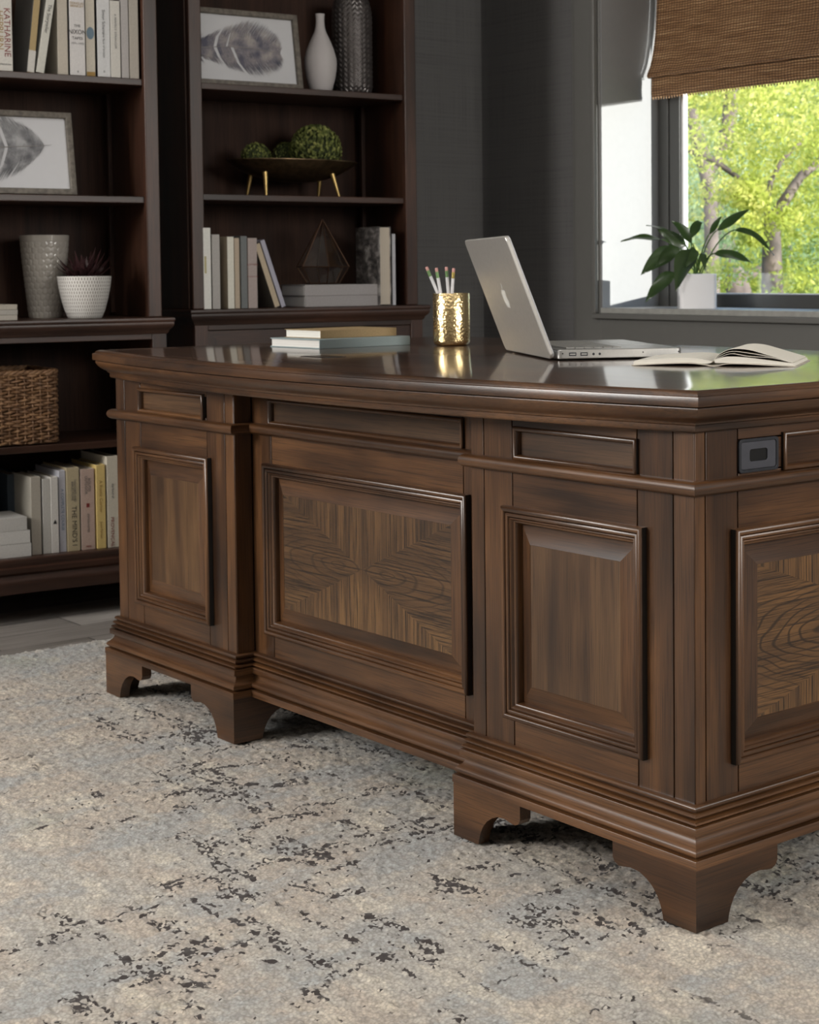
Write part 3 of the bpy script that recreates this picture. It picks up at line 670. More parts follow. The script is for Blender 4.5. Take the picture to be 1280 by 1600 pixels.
# picture frames with feather prints
frw = plain('weathered_grey_wood', (.20, .175, .145), .6, bump=.2, nscale=80, noise_amt=.15)
matw = plain('print_paper', (.62, .62, .64), .55, noise_amt=.005)
def feather_frame(O, z, pxr, pyb, off, w, h, tilt, label, seed, flip):
    u1 = ploc(O, pxr, pyb, off)[0]
    q = thing('picture_frame', label, 'picture frame', bw(O, u1-w/2, off, z+.0002), (0, 0, BRZ))
    ct, st2 = math.cos(tilt), math.sin(tilt)
    T = lambda u, v, d: (u, -d*ct+v*st2+.012, v*ct+d*st2+.0015)
    build('frame', MB().ringframe(T, -w/2, w/2, 0, h, [(0, -.010), (0, .010), (.002, .011), (.014, .011), (.016, .009), (.016, 0), (.016, -.010), (0, -.010)], (0, 0)), frw, q, smooth=30)
    build('print', MB().box(-w/2+.015, w/2-.015, .015, h-.015, -.006, -.001, T=T), matw, q)
    build('easel_back', MB().box(-w/2+.008, w/2-.008, .008, h-.008, -.0095, -.0065, T=T).box(-.03, .03, .0, .006, -.0095, -.0095+.001, T=T), frw, q)
    rs = random.Random(seed); mb = MB()
    kf = NT('feather_ink_'+('a' if flip else 'b')); nn = kf.noise(kf.coord(), 22., 4., .6)
    if flip: cols = [(.34, (.10, .10, .14)), (.5, (.24, .22, .24)), (.66, (.42, .38, .36))]
    else: cols = [(.34, (.12, .12, .13)), (.5, (.26, .26, .27)), (.66, (.46, .46, .47))]
    kf.bsdf(Base_Color=kf.ramp(nn, cols), Roughness=.7)
    # spine of the feather
    def sp(t):
        return ((-.36+.70*t)*w, h*(.50+.05*math.sin(t*3)+(-.03 if flip else .10*(t**3))))
    N = 330
    for i in range(N):
        t = (i+rs.random())/N
        for sd in (-1, 1):
            if flip:      # rounded tip at right, shaft left
                env = .40*h*min(1, (t+.35)*1.2)*math.sqrt(max(0, 1-((t-.40)/.61)**2)) if t > .03 else .2*h
                gap = (0.22 < t < .26) or (.36 < t < .385 and sd > 0) or (.42 < t < .45 and sd < 0)
                dirx = .55
            else:
                env = .47*h*math.sqrt(max(0, 1-((t-.40)/.52)**2)); gap = (.5 < t < .54) or (.30 < t < .33 and sd > 0)
                dirx = -.5
            if gap or env <= 0: continue
            ln = env*rs.uniform(.86, 1.02) if rs.random() < .85 else env*rs.uniform(.4, .9)
            x, y = sp(t); dx = dirx*ln*rs.uniform(.8, 1.1); dy = sd*ln
            wd = .0016
            cpx, cpy = x+dx*.35, y+dy*.55
            x2 = min(x+dx, w/2-.022); y2 = y+dy
            d = .0002+rs.random()*.0006
            mb.add([T(x-wd/2, y, d), T(x+wd/2, y, d), T(cpx+wd*.6, cpy, d), T(x2, y2, d), T(cpx-wd*.6, cpy, d)], [(0, 1, 2, 3, 4)])
    build('feather_print', mb, kf.m, q, smooth=0, recalc=False)
    build('feather_shaft', MB().tube([T(*sp(i/14), .0009) for i in range(15)], [.0011]*12+[.0008, .0006, .0004], 5), plain('shaft_ink', (.3, .28, .27), .7), q)
feather_frame(O1, S2, 121.5, 304, .05, .37, .232, .17, 'grey framed feather print leaning on the left bookcase above the vase', 3, False)
feather_frame(O2, R1, 475, 134, .07, .40, .236, .17, 'grey framed feather print leaning on the right bookcase beside the white vase', 5, True)

# vases
def sil(O, px, y, off, z): return bw(O, ploc(O, px, y, off)[0], off, z+.0002)
v1 = thing('vase', 'slim white bottle vase between the feather print and the silver vase', 'vase', sil(O2, 501.5, 133, .11, R1))
prf = [(0, 0), (.030, 0), (.033, .002), (.038, .02), (.046, .05), (.0495, .075), (.0505, .092), (.0490, .108), (.043, .132), (.034, .155), (.025, .175), (.018, .190), (.0145, .205), (.0130, .222), (.0135, .238), (.0148, .245), (.0125, .2455), (.0110, .235), (.0105, .20), (.02, .16), (.03, .10), (0, .05)]
k = NT('chalk_white'); s_ = k.sep(k.coord()); wv = k.noise(k.comb(0., 0., k.math('MULTIPLY', s_[2], 420.)), 1., 2.)
k.bsdf(Base_Color=(.50, .47, .47), Roughness=.7, Normal=k.bump(wv, .3, .002)); build('body', MB().lathe(prf, 48, cap=False), k.m, v1, smooth=60)
v2 = thing('vase', 'tall dark silver vase with a braided texture at the right end of the shelf', 'vase', sil(O2, 551, 135, .17, R1))
mb = MB(); nu, nv = 110, 150
def silver(a, b):
    th = a*2*PI; z = b*.31; r = .0625*(1-.18*max(0, (b-.80)/.20)**2)*(1-.24*max(0, (.12-b)/.12)**2)
    row = z*400+abs(((th*22/(2*PI)) % 1)-.5)*8
    r += .0013*math.sin(row)+.0016*abs(math.sin(th*11))
    return (r*math.cos(th), r*math.sin(th), z)
mb.grid(silver, nu*2, nv); mb.lathe([(.0, .310), (.050, .310), (.0515, .309)], 32, cap=False); mb.lathe([(0, 0), (.045, 0)], 32, cap=False)
build('body', mb, plain('pewter_glaze', (.16, .145, .14), .3, .65, noise_amt=.1, nscale=30), v2, smooth=60)
v3 = thing('vase', 'tapered grey-white vase with honeycomb relief behind the succulent pot', 'vase', sil(O1, 71.5, 491, .20, SB))
def honey(a, b):
    th = a*2*PI; z = .232*b; r = .046+(.069-.046)*b**.85
    q = th*22/(2*PI); p = z/.0165; row = math.floor(p)
    qq = (q+.5*(row % 2)) % 1-.5; pp = p-row-.5
    dd = max(abs(pp), abs(pp)*.5+abs(qq)*.86)
    if b < .93: r -= .0009*max(0, min(1, (dd-.36)*9))
    return (r*math.cos(th), r*math.sin(th), z)
mb = MB().grid(honey, 360, 150); mb.lathe([(.069, .232), (.0675, .2335), (.0655, .232), (.050, .06), (0, .05)], 64, cap=False); mb.lathe([(0, 0), (.046, 0)], 48, cap=False)
build('body', mb, plain('grey_glaze', (.40, .37, .33), .22, noise_amt=.03, nscale=15, coat=.4), v3, smooth=60)
# succulent in white pot
pt = thing('potted_succulent', 'dark purple succulent in a white pot with grey dashes on the left bookcase', 'plant', sil(O1, 133, 495, .06, SB))
k = NT('dashed_white'); s_ = k.sep(k.coord())
ang = k.math('MULTIPLY', k.math('ARCTAN2', s_[1], s_[0]), 58/(2*PI)); rw = k.math('MULTIPLY', s_[2], 105.)
fr_ = k.math('FRACT', rw); rowi = k.math('FLOOR', rw); aa = k.math('FRACT', k.math('ADD', ang, k.math('MULTIPLY', rowi, .5)))
da = k.math('LESS_THAN', k.math('ABSOLUTE', k.math('SUBTRACT', aa, .5)), .17); db = k.math('LESS_THAN', k.math('ABSOLUTE', k.math('SUBTRACT', fr_, .5)), .36)
dm = k.math('MULTIPLY', da, db)
k.bsdf(Base_Color=k.mix(dm, (.62, .60, .57), (.17, .15, .13)), Roughness=.4)
build('pot', MB().lathe([(0, 0), (.044, 0), (.047, .003), (.055, .022), (.064, .055), (.070, .085), (.0735, .112), (.0735, .1165), (.0715, .117), (.070, .112), (.060, .100), (0, .100)], 64, cap=False), k.m, pt, smooth=60)
build('soil', MB().lathe([(0, .104), (.068, .103)], 24, cap=False), plain('soil', (.02, .014, .01), .9), pt)
sm = plain('succulent_purple', (.060, .026, .028), .22, noise_amt=.2, nscale=30)
rs = random.Random(4)
def blade(mb, base, d, ln, w, curl, rise, nseg=8, th=.35):
    """a fleshy tapering leaf from base heading in plan direction d"""
    d = Vector(d).normalized(); side = Vector((-d.y, d.x, 0)).normalized(); o = len(mb.v)
    for i in range(nseg+1):
        t = i/nseg; c = Vector(base)+d*ln*t+Vector((0, 0, rise*t+curl*t*t))
        ww = w*(math.sin(PI*min(1, t*.85+.15))**.7)*(1-t**3)+.0004
        for a in range(6):
            g = a*PI/3; mb.v.append(tuple(c+side*ww*math.cos(g)+Vector((0, 0, 1))*ww*th*math.sin(g)))
    for i in range(nseg):
        for a in range(6):
            b_ = (a+1) % 6; mb.f.append((o+i*6+a, o+i*6+b_, o+(i+1)*6+b_, o+(i+1)*6+a)); mb.m.append(0)
for ring, (n_, ln, ri, cu) in enumerate([(10, .084, .022, .034), (9, .074, .046, .034), (7, .050, .062, .020), (4, .026, .066, .008)]):
    for i in range(n_):
        a = 2*PI*(i+.5*(ring % 2))/n_+rs.uniform(-.15, .15); mb = MB()
        blade(mb, (0, 0, .102), (math.cos(a), math.sin(a), 0), ln*rs.uniform(.95, 1.2), .0105, cu*rs.uniform(.5, 1.3), ri*rs.uniform(.8, 1.2))
        build('leaf', mb, sm, pt, smooth=60)
# tray with moss balls
brass = plain('brushed_brass', (.55, .38, .15), .35, .9, noise_amt=.03)
tz = ploc(O2, 455, 252, .16)[1]; ul = ploc(O2, 356, 252, .16)[0]; ur = ploc(O2, 553, 252, .16)[0]
tc = (ul+ur)/2; ta = (ur-ul)/2
tray = thing('footed_tray', 'shallow dark brass dish on four tapered gold legs on the right bookcase', 'tray', bw(O2, tc, .155, R2+.0002), (0, 0, BRZ))
hz = tz-R2
def dish(r, dzz): return lambda a, b: (ta*r(b)*math.cos(2*PI*a), .125*r(b)*math.sin(2*PI*a), hz+dzz(b))
mb = MB().grid(dish(lambda b: b, lambda b: -.059*(1-b**2.6)), 64, 14).grid(dish(lambda b: b, lambda b: -.064*(1-b**2.6)-.0025), 64, 14).grid(dish(lambda b: 1.0, lambda b: -.0025*b), 64, 1)
build('dish', mb, plain('aged_brass', (.13, .085, .045), .38, .8, noise_amt=.15, nscale=60), tray, smooth=60)
for (px, pxb, yo) in ((414, 414, -.06), (519, 528, -.06), (392, 387, .06), (500, 499, .06)):
    off = .155+yo; ut = ploc(O2, px, 268, off)[0]-tc; ub = ploc(O2, pxb, 303, off)[0]-tc
    build('leg', MB().tube([(ut, yo, hz-.040), (ub, yo*1.15, .0)], [.0085, .0040], 14), brass, tray, smooth=50)
mossm = NT('moss_leaf'); nn = mossm.noise(mossm.coord(), 60., 3.)
mossm.bsdf(Base_Color=mossm.ramp(nn, [(.35, (.045, .060, .012)), (.52, (.13, .155, .032)), (.7, (.30, .31, .09))]), Roughness=.75); mossm = mossm.m
for i, (px, py, r, lb, yo) in enumerate([(400, 247, .0465, 'small moss ball at the left of the brass dish', 0), (447, 243.5, .042, 'smallest moss ball in the middle of the brass dish', .06), (493, 235, .079, 'large moss ball at the right of the brass dish', -.03)]):
    u_ = ploc(O2, px, py, .155+yo)[0]; ue = (u_-tc)/ta
    zb = tz-.048*(1-min(1, abs(ue)+.16)**2.2)+.004
    c = bw(O2, u_, .155+yo, ploc(O2, px, py, .155+yo)[1])
    q = thing('moss_ball', lb, 'decorative ball', c-Vector((0, 0, r)), group='moss balls in the brass dish')
    mb = MB().lathe([(max(.0001, r*.93*math.sin(a)), r-r*.93*math.cos(a)) for a in np.linspace(.0, PI, 18)], 28, cap=False)
    build('core', mb, plain('moss_core', (.03, .04, .012), .9), q)
    mb = MB(); N = int(900*(r/.079)**1.4)
    for j in range(N):
        ph = math.acos(1-2*(j+.5)/N); th = j*2.39996+rs.uniform(-.2, .2)
        nrm = Vector((math.sin(ph)*math.cos(th), math.sin(ph)*math.sin(th), math.cos(ph)))
        up = (Vector((0, 0, 1))-nrm*nrm.z); up = up.normalized() if up.length > .01 else Vector((1, 0, 0))
        a = rs.uniform(-.9, .9); sd = nrm.cross(up); t1 = up*math.cos(a)+sd*math.sin(a); t2 = nrm.cross(t1)
        s_ = r*.105*rs.uniform(.8, 1.25); c0 = Vector((0, 0, r))+nrm*r*.945; lift = nrm*s_*rs.uniform(.25, .75)
        mb.add([c0-t2*s_*.2, c0+t2*s_*.2, c0+t1*s_*.8+t2*s_*.6+lift, c0+t1*s_*1.5+lift*1.1, c0+t1*s_*.8-t2*s_*.6+lift, c0+t1*s_*.8+lift*1.5], [(0, 1, 2, 5), (2, 3, 5), (3, 4, 5), (4, 0, 5)])
    build('foliage', mb, mossm, q, smooth=0, recalc=False)
# geometric terrarium on the grey books
gl = NT('thin_glass'); tr_ = gl.n('ShaderNodeBsdfTransparent', {'Color': (.97, .98, .97)}); gs = gl.n('ShaderNodeBsdfGlossy', {'Roughness': .02, 'Color': (1, 1, 1)})
mx = gl.n('ShaderNodeMixShader', {0: .05, 1: tr_.outputs[0], 2: gs.outputs[0]}); gl.t.links.new(mx.outputs[0], gl.out.inputs[0]); GLASS = gl.m
copper = plain('dark_copper', (.10, .055, .035), .35, .85)
uo = ploc(O2, 505, 430, .10)[0]
ter = thing('glass_terrarium', 'pointed glass terrarium with dark copper edges on the grey linen books', 'terrarium', bw(O2, uo, .10, zs+.0005), (0, 0, BRZ))
zr = ploc(O2, 505, 417, .10)[1]-zs; za = ploc(O2, 505, 343, .10)[1]-zs
ring = [Vector((.088*math.cos(PI/3*i+.35), .070*math.sin(PI/3*i+.35), zr)) for i in range(6)]
bas = [Vector((p.x*.62, p.y*.62, .003)) for p in ring]; apx = Vector((0, 0, za))
mb = MB(); gm = MB()
for i in range(6):
    j = (i+1) % 6
    for a, b in ((ring[i], ring[j]), (ring[i], apx), (bas[i], bas[j]), (bas[i], ring[i])): mb.tube([a, b], .0022, 6)
    gm.add([ring[i], ring[j], apx], [(0, 1, 2)]); gm.add([bas[i], bas[j], ring[j], ring[i]], [(0, 1, 2, 3)])
build('edges', mb, copper, ter); build('glass', gm, GLASS, ter, smooth=0)
build('floor_plate', MB().add(bas, [tuple(range(6))]), copper, ter, smooth=0)

# wicker basket
bk_u1 = ploc(O1, 96, 640, .01)[0]; BW_, BDp, BHt = .39, .27, .205
bas_ = thing('wicker_basket', 'brown woven wicker basket on the lower shelf of the left bookcase', 'basket', bw(O1, bk_u1-BW_/2, .01, SBK+.0005), (0, 0, BRZ))
wick = NT('wicker'); nn = wick.noise(wick.coord(), 45., 3.); n2 = wick.noise(wick.map(wick.coord(), (60, 60, 300)), 3., 2.)
wick.bsdf(Base_Color=wick.ramp(wick.math('ADD', wick.math('MULTIPLY', nn, .7), wick.math('MULTIPLY', n2, .3)), [(.32, (.075, .036, .016)), (.5, (.20, .105, .05)), (.68, (.38, .22, .11))]), Roughness=.5, Normal=wick.bump(n2, .4, .002)); wick = wick.m
def brect(hw, hd, r, n):
    P = rrect(hw, hd, r, 6); P = [Vector(p) for p in P]; P.append(P[0])
    ds = [0]
    for a, b in zip(P, P[1:]): ds.append(ds[-1]+(b-a).length)
    out = []
    for i in range(n):
        t = ds[-1]*i/n; j = max(q for q in range(len(ds)-1) if ds[q] <= t+1e-9); f = (t-ds[j])/max(ds[j+1]-ds[j], 1e-9)
        p = P[j].lerp(P[j+1], f); dd = (P[j+1]-P[j]); out.append((p, Vector((dd.y, -dd.x)).normalized()))
    return out
rows = 25; mb = MB(); nst = 58; pts = brect(BW_/2-.006, BDp/2-.006, .022, nst*6)
for r_ in range(rows):
    zz = .008+r_*(BHt-.022)/(rows-1); jit = [rs.uniform(-.0012, .0012) for _ in range(nst*6)]
    P = []
    for i, (p, nr) in enumerate(pts):
        w_ = math.cos(i/6*PI+(r_ % 2)*PI)
        P.append((p.x+nr.x*.0042*w_, p.y+nr.y*.0042*w_+BDp/2, zz+jit[i]*.6+.002*math.sin(i/6*PI*.5+r_)))
    mb.tube(P, .0039, 6, closed=True)
build('woven_sides', mb, wick, bas_, smooth=60)
mb = MB()
for i in range(nst):
    p, nr = pts[i*6]; mb.tube([(p.x, p.y+BDp/2, .004), (p.x, p.y+BDp/2, BHt-.006)], .0030, 6)
build('stakes', mb, wick, bas_, smooth=60)
mb = MB()
for ph in (0, 2.1, 4.2):
    mb.tube([(p.x+nr.x*.004*math.cos(i*.42+ph), p.y+nr.y*.004*math.cos(i*.42+ph)+BDp/2, BHt-.007+.004*math.sin(i*.42+ph)) for i, (p, nr) in enumerate(pts)], .0042, 6, closed=True)
build('braided_rim', mb, wick, bas_, smooth=60)
build('bottom', MB().prism([(p.x*.96, p.y*.96+BDp/2) for p, _ in pts[::6]], .003, .009, lambda u, v, d: (u, v, d)), wick, bas_)

# ------------------------------------------------------------------ room
kw = NT('charcoal_wall'); co = kw.coord()
wn = kw.noise(kw.map(co, (3, 3, 260)), 1., 3.); wn2 = kw.noise(kw.map(co, (260, 260, 3)), 1., 3.)
ws = kw.math('ADD', wn, wn2)
kw.bsdf(Base_Color=kw.mix(kw.ramp(ws, [(.8, 0.), (1.2, 1.)]), (.098, .095, .095), (.122, .119, .117)), Roughness=.75, Normal=kw.bump(ws, .15, .001)); WALL = kw.m
TRIM = plain('grey_trim_paint', (.120, .117, .108), .45, noise_amt=.01)
WY1 = 2.0854; WX0 = -2.4484; WX1 = -1.50; SILL = .804; WTOPZ = 2.35; WO = 2.390; CEIL = 2.75
def slab(name, b, m, **k): return structure(build(name, MB().box(*b), m, **k))
# floor boards
kf = NT('grey_floor_boards'); s_ = kf.sep(kf.coord())
bx = kf.math('MULTIPLY', s_[0], 1/.15); row = kf.math('FLOOR', bx); fx_ = kf.math('FRACT', bx)
wnz = kf.n('ShaderNodeTexWhiteNoise', {'W': row}, noise_dimensions='1D').outputs[0]
yy = kf.math('ADD', s_[1], kf.math('MULTIPLY', wnz, 3.)); by = kf.math('FRACT', kf.math('MULTIPLY', yy, 1/1.3)); byi = kf.math('FLOOR', kf.math('MULTIPLY', yy, 1/1.3))
tone = kf.n('ShaderNodeTexWhiteNoise', {'Vector': kf.comb(row, byi, 0.)}, noise_dimensions='3D').outputs[0]
gr_ = kf.noise(kf.map(kf.coord(), (70, 3, 1)), 1., 5., .65, .4)
c = kf.ramp(kf.math('ADD', kf.math('MULTIPLY', gr_, .7), kf.math('MULTIPLY', tone, .3)), [(.3, (.15, .135, .12)), (.5, (.27, .245, .225)), (.7, (.42, .39, .36))])
gm_ = kf.math('MAXIMUM', kf.math('LESS_THAN', fx_, .02), kf.math('LESS_THAN', by, .003))
kf.bsdf(Base_Color=kf.mix(gm_, c, (.02, .018, .016)), Roughness=.45, Normal=kf.bump(gr_, .15, .001))
slab('floor', (-3.3, 3.7, -4.9, WO, -.11, FLOOR), kf.m)
slab('ceiling', (-3.3, 3.7, -4.9, WO, CEIL, CEIL+.1), plain('ceiling_white', (.75, .74, .72), .9))
slab('wall_left', (-3.25, -3.10, -4.9, WO, FLOOR-.002, CEIL+.002), WALL)
slab('wall_right', (3.6, 3.75, -4.9, WO, FLOOR-.002, CEIL+.002), plain('white_wall', (.55, .54, .52), .9))
slab('wall_front', (-3.1, 3.6, -5.0, -4.85, FLOOR-.002, CEIL+.002), plain('white_wall_b', (.55, .54, .52), .9))
wb = MB()
wb.box(-3.10, -2.575, WY1+.022, WO, FLOOR, CEIL)
wb.box(-2.575, WX0, WY1, WO, FLOOR, CEIL).box(WX1, 3.6, WY1, WO, FLOOR, CEIL)
wb.box(WX0, WX1, WY1, WO, FLOOR, SILL-.02).box(WX0, WX1, WY1, WO, WTOPZ, CEIL)
structure(build('wall_back', wb, TRIM if False else WALL))
tr = MB().box(-2.592, -2.575, WY1+.004, WY1+.024, FLOOR, CEIL).box(-2.575, WX0-.0005, WY1-.0015, WY1+.02, FLOOR, CEIL)
structure(build('trim_1', tr, TRIM, bevel=.003))
tr = MB().box(WX0, WX1+.12, WY1-.0015, WY1+.01, FLOOR, SILL-.021)
structure(build('trim_2', tr, TRIM))
tr = MB()
tr.box(-2.474, -2.4580, WY1-.020, WY1-.0016, SILL-.018, WTOPZ+.02).box(-2.474, WX1+.03, WY1-.020, WY1-.0016, SILL-.036, SILL-.0185)
structure(build('trim_3', tr, TRIM, bevel=.003))
slab('trim_4', (WX0, WX1, WY1-.004, 2.388, SILL-.0185, SILL), plain('sill_paint', (.33, .325, .30), .4), bevel=.002)
RV = plain('reveal_sunlit_paint', (.235, .235, .235), .5, noise_amt=.01)  # wall paint lightened here, strong sun put into the colour
slab('trim_5', (WX0-.0001, WX0+.003, WY1+.003, 2.356, SILL, WTOPZ), RV)
slab('baseboard_left', (-3.10, -3.085, -4.85, 2.10, FLOOR, .12), TRIM)
# window
win = structure(bpy.data.objects.new('window_1', None)); COL.objects.link(win); win.location = ((WX0+WX1)/2, 2.36, SILL)
wl = Vector(win.location)
FD = plain('window_frame_paint', (.055, .055, .052), .4, noise_amt=.01); FW = plain('sunlit_edge_white', (.75, .75, .76), .4, noise_amt=.01)  # FW: sunlight on the frame edge, put into the strip's white
def wbox(nm, x0, x1, y0, y1, z0, z1, m): build(nm, MB().box(x0-wl.x, x1-wl.x, y0-wl.y, y1-wl.y, z0-wl.z, z1-wl.z), m, win, bevel=.002)
fx0 = WX0+.098; fz0 = .846
wbox('window_frame', WX0, WX0+.05, 2.350, 2.356, SILL, WTOPZ, FD); wbox('window_frame', WX0, fx0, 2.356, 2.382, SILL, WTOPZ, FD); wbox('window_frame', WX1-.242, WX1, 2.356, 2.382, SILL, WTOPZ, FD)  # unseen right member widened to keep the sun off the left wall
wbox('window_frame', fx0, WX1-.242, 2.356, 2.382, SILL, fz0, FD); wbox('window_frame', fx0, WX1-.242, 2.356, 2.382, WTOPZ-.08, WTOPZ, FD)
wbox('frame_edge_strip', fx0, fx0+.012, 2.364, 2.384, fz0, WTOPZ-.08, FW)
wbox('frame_edge_strip', fx0+.012, WX1-.242, 2.364, 2.384, fz0, fz0+.004, FW)
wbox('glass', fx0, WX1-.242, 2.372, 2.376, fz0, WTOPZ-.08, GLASS)

# woven shade
kb_ = NT('woven_bamboo'); s_ = kb_.sep(kb_.coord())
xw = kb_.math('ADD', s_[0], kb_.math('MULTIPLY', kb_.noise(kb_.map(kb_.coord(), (1, 1, 40)), 3., 2.), .004))
hz_ = kb_.math('ADD', s_[2], kb_.math('MULTIPLY', kb_.noise(kb_.map(kb_.coord(), (14, 1, 1)), 1., 2.), .012))
reed = kb_.math('SINE', kb_.math('MULTIPLY', hz_, 2*PI/.0085)); thr = kb_.math('SINE', kb_.math('MULTIPLY', xw, 2*PI/.0125))
cn = kb_.noise(kb_.map(kb_.coord(), (6, 1, 190)), 1., 4., .7)
c = kb_.ramp(cn, [(.33, (.20, .095, .038)), (.5, (.44, .235, .105)), (.68, (.72, .46, .24))])
c = kb_.mix(kb_.ramp(kb_.math('ADD', kb_.math('MULTIPLY', reed, .5), .5), [(.10, .85), (.45, 0.)]), c, (.03, .013, .005)); c = kb_.mix(kb_.ramp(thr, [(.45, 0.), (.85, .8)]), c, (.06, .028, .012))
pb = kb_.bsdf(Base_Color=c, Roughness=.55, Normal=kb_.bump(kb_.math('ADD', reed, kb_.math('MULTIPLY', thr, .6)), .8, .0015)); BAM = kb_.m
tb = kb_.n('ShaderNodeBsdfTranslucent', {'Color': kb_.mix(.6, c, (.42, .28, .16))}); mb_ = kb_.n('ShaderNodeMixShader', {0: .16, 1: pb.outputs[0], 2: tb.outputs[0]}); kb_.t.links.new(mb_.outputs[0], kb_.out.inputs[0])
shade = thing('woven_shade', 'brown woven bamboo roman shade half lowered in the window', 'blind', (-1.95, 2.28, 1.50))
sl = Vector((-1.95, 2.28, 1.50)); bx0, bx1 = -2.420+1.95, WX1-.03+1.95
pth = [(2.315, 2.33), (2.315, 2.0), (2.312, 1.86), (2.306, 1.76), (2.296, 1.68), (2.281, 1.62), (2.266, 1.588), (2.262, 1.578), (2.268, 1.571), (2.285, 1.572)]
pth = [(y-sl.y+.012, z-sl.z) for y, z in pth]; pth = curve_pts(pth, 5)
build('front_panel', MB().grid(lambda a, b: (bx0+(bx1-bx0)*a, *pth[round(b*(len(pth)-1))]), 40, len(pth)-1), BAM, shade, smooth=60, solid=.003)
pt2 = curve_pts([(.004, .088), (.008, .060), (.006, .030), (.009, .005)], 4)
build('hem_panel', MB().grid(lambda a, b: (bx0+.010+(bx1-bx0-.010)*a, *pt2[round(b*(len(pt2)-1))]), 40, len(pt2)-1), BAM, shade, smooth=60, solid=.004)
mb = MB(); xx = bx0+.012
while xx < bx1: mb.box(xx, xx+.003, .007, .010, -.002, .007); xx += .0125
build('fringe', mb, BAM, shade, kind='stuff')
pe = [p for p in pth[:-8]]
wbn = NT('white_binding'); d1_ = wbn.n('ShaderNodeBsdfDiffuse', {'Color': (.92, .92, .92)}); d2_ = wbn.n('ShaderNodeBsdfTranslucent', {'Color': (.95, .95, .95)})
m_ = wbn.n('ShaderNodeMixShader', {0: .70, 1: d1_.outputs[0], 2: d2_.outputs[0]}); wbn.t.links.new(m_.outputs[0], wbn.out.inputs[0])
build('edge_binding', MB().grid(lambda a, b: (bx0-.020*(1-a)-.003*b*b+.002, pe[round(b*(len(pe)-1))][0]+.004+.006*(1-a), pe[round(b*(len(pe)-1))][1]), 2, len(pe)-1), wbn.m, shade, smooth=60, solid=.002, label='white edge binding')
build('headrail', MB().box(bx0, bx1, -.01, .068, .81, .845), darkm, shade)

# peace lily on the sill
pc = at_z(1089, 480, SILL); pc = Vector((at_y(1089, 470, 2.185).x, 2.185, SILL+.0003))
lily = thing('potted_peace_lily', 'green leafy plant in a square white pot on the window sill', 'plant', pc)
ceram = plain('white_ceramic', (.88, .87, .88), .25, noise_amt=.0, coat=.5)
rr = math.radians(49.6)
def rot(P, a): return [(u*math.cos(a)-v*math.sin(a), u*math.sin(a)+v*math.cos(a)) for u, v in P]
o_ = rot(rrect(.0585, .0585, .013), rr); i_ = rot(rrect(.0545, .0545, .010), rr)
mb = holed(lambda u, v, d: (u, v, d), o_, i_, 0, .110, MB()); mb.prism([(u*.97, v*.97) for u, v in o_], 0.0, .004, lambda u, v, d: (u, v, d))
build('pot', mb, ceram, lily, bevel=.002)
build('soil', MB().prism(i_, .08, .098, lambda u, v, d: (u, v, d)), plain('potting_soil', (.025, .018, .012), .9), lily)
kl = NT('lily_leaf'); nn = kl.noise(kl.coord(), 30., 2.)
cl = kl.mix(nn, (.020, .038, .013), (.050, .085, .028))
pb = kl.n('ShaderNodeBsdfPrincipled'); kl.set(pb.inputs['Base Color'], cl); kl.set(pb.inputs['Roughness'], .28); kl.set(pb.inputs['Coat Weight'], .3)
tl = kl.n('ShaderNodeBsdfTranslucent', {'Color': (.08, .15, .03)}); ms = kl.n('ShaderNodeMixShader', {0: .16, 1: pb.outputs[0], 2: tl.outputs[0]}); kl.t.links.new(ms.outputs[0], kl.out.inputs[0]); LILY = kl.m
stm = plain('lily_stem', (.10, .20, .04), .4)
def lily_leaf(base, tip, y_b, y_t, w, arch, roll=0., wav=.0):
    """base/tip are sight lines met at room depths y_b / y_t"""
    y_b = min(y_b, 2.150); y_t = min(y_t, 2.125)
    B = at_y(*base, y_b)-pc; T_ = at_y(*tip, y_t)-pc; ax = (T_-B); ln = ax.length; axn = ax.normalized()
    vw = ((B+T_)/2+pc-CAM).normalized()
    side = (axn.cross(vw)*.75+axn.cross(Vector((0, 0, 1)))*.45).normalized(); nrm = side.cross(axn)
    side, nrm = side*math.cos(roll)+nrm*math.sin(roll), nrm*math.cos(roll)-side*math.sin(roll)
    def f(a, b):
        t = a; ww = w*1.25*math.sin(PI*t**.80)**.85*(1-.25*t)
        s = (b-.5)*2
        c = B+ax*t+Vector((0, 0, 1))*arch*4*t*(1-t)
        return c+side*ww*s+nrm*(.22*ww*s*s+wav*math.sin(t*9+s*2)*abs(s))
    build('leaf', MB().grid(f, 14, 6), LILY, lily, smooth=80)
    S0 = Vector((0, 0, .098))+Vector((rs.uniform(-.012, .012), rs.uniform(-.012, .012), 0)); mid = (S0+B)/2+Vector((0, 0, .25*(B-S0).length))
    P = [S0*(1-t)**2+mid*2*t*(1-t)+B*t*t for t in [i/8 for i in range(9)]]
    build('stem', MB().tube(P, [.0022]*9, 6), stm, lily, smooth=60)
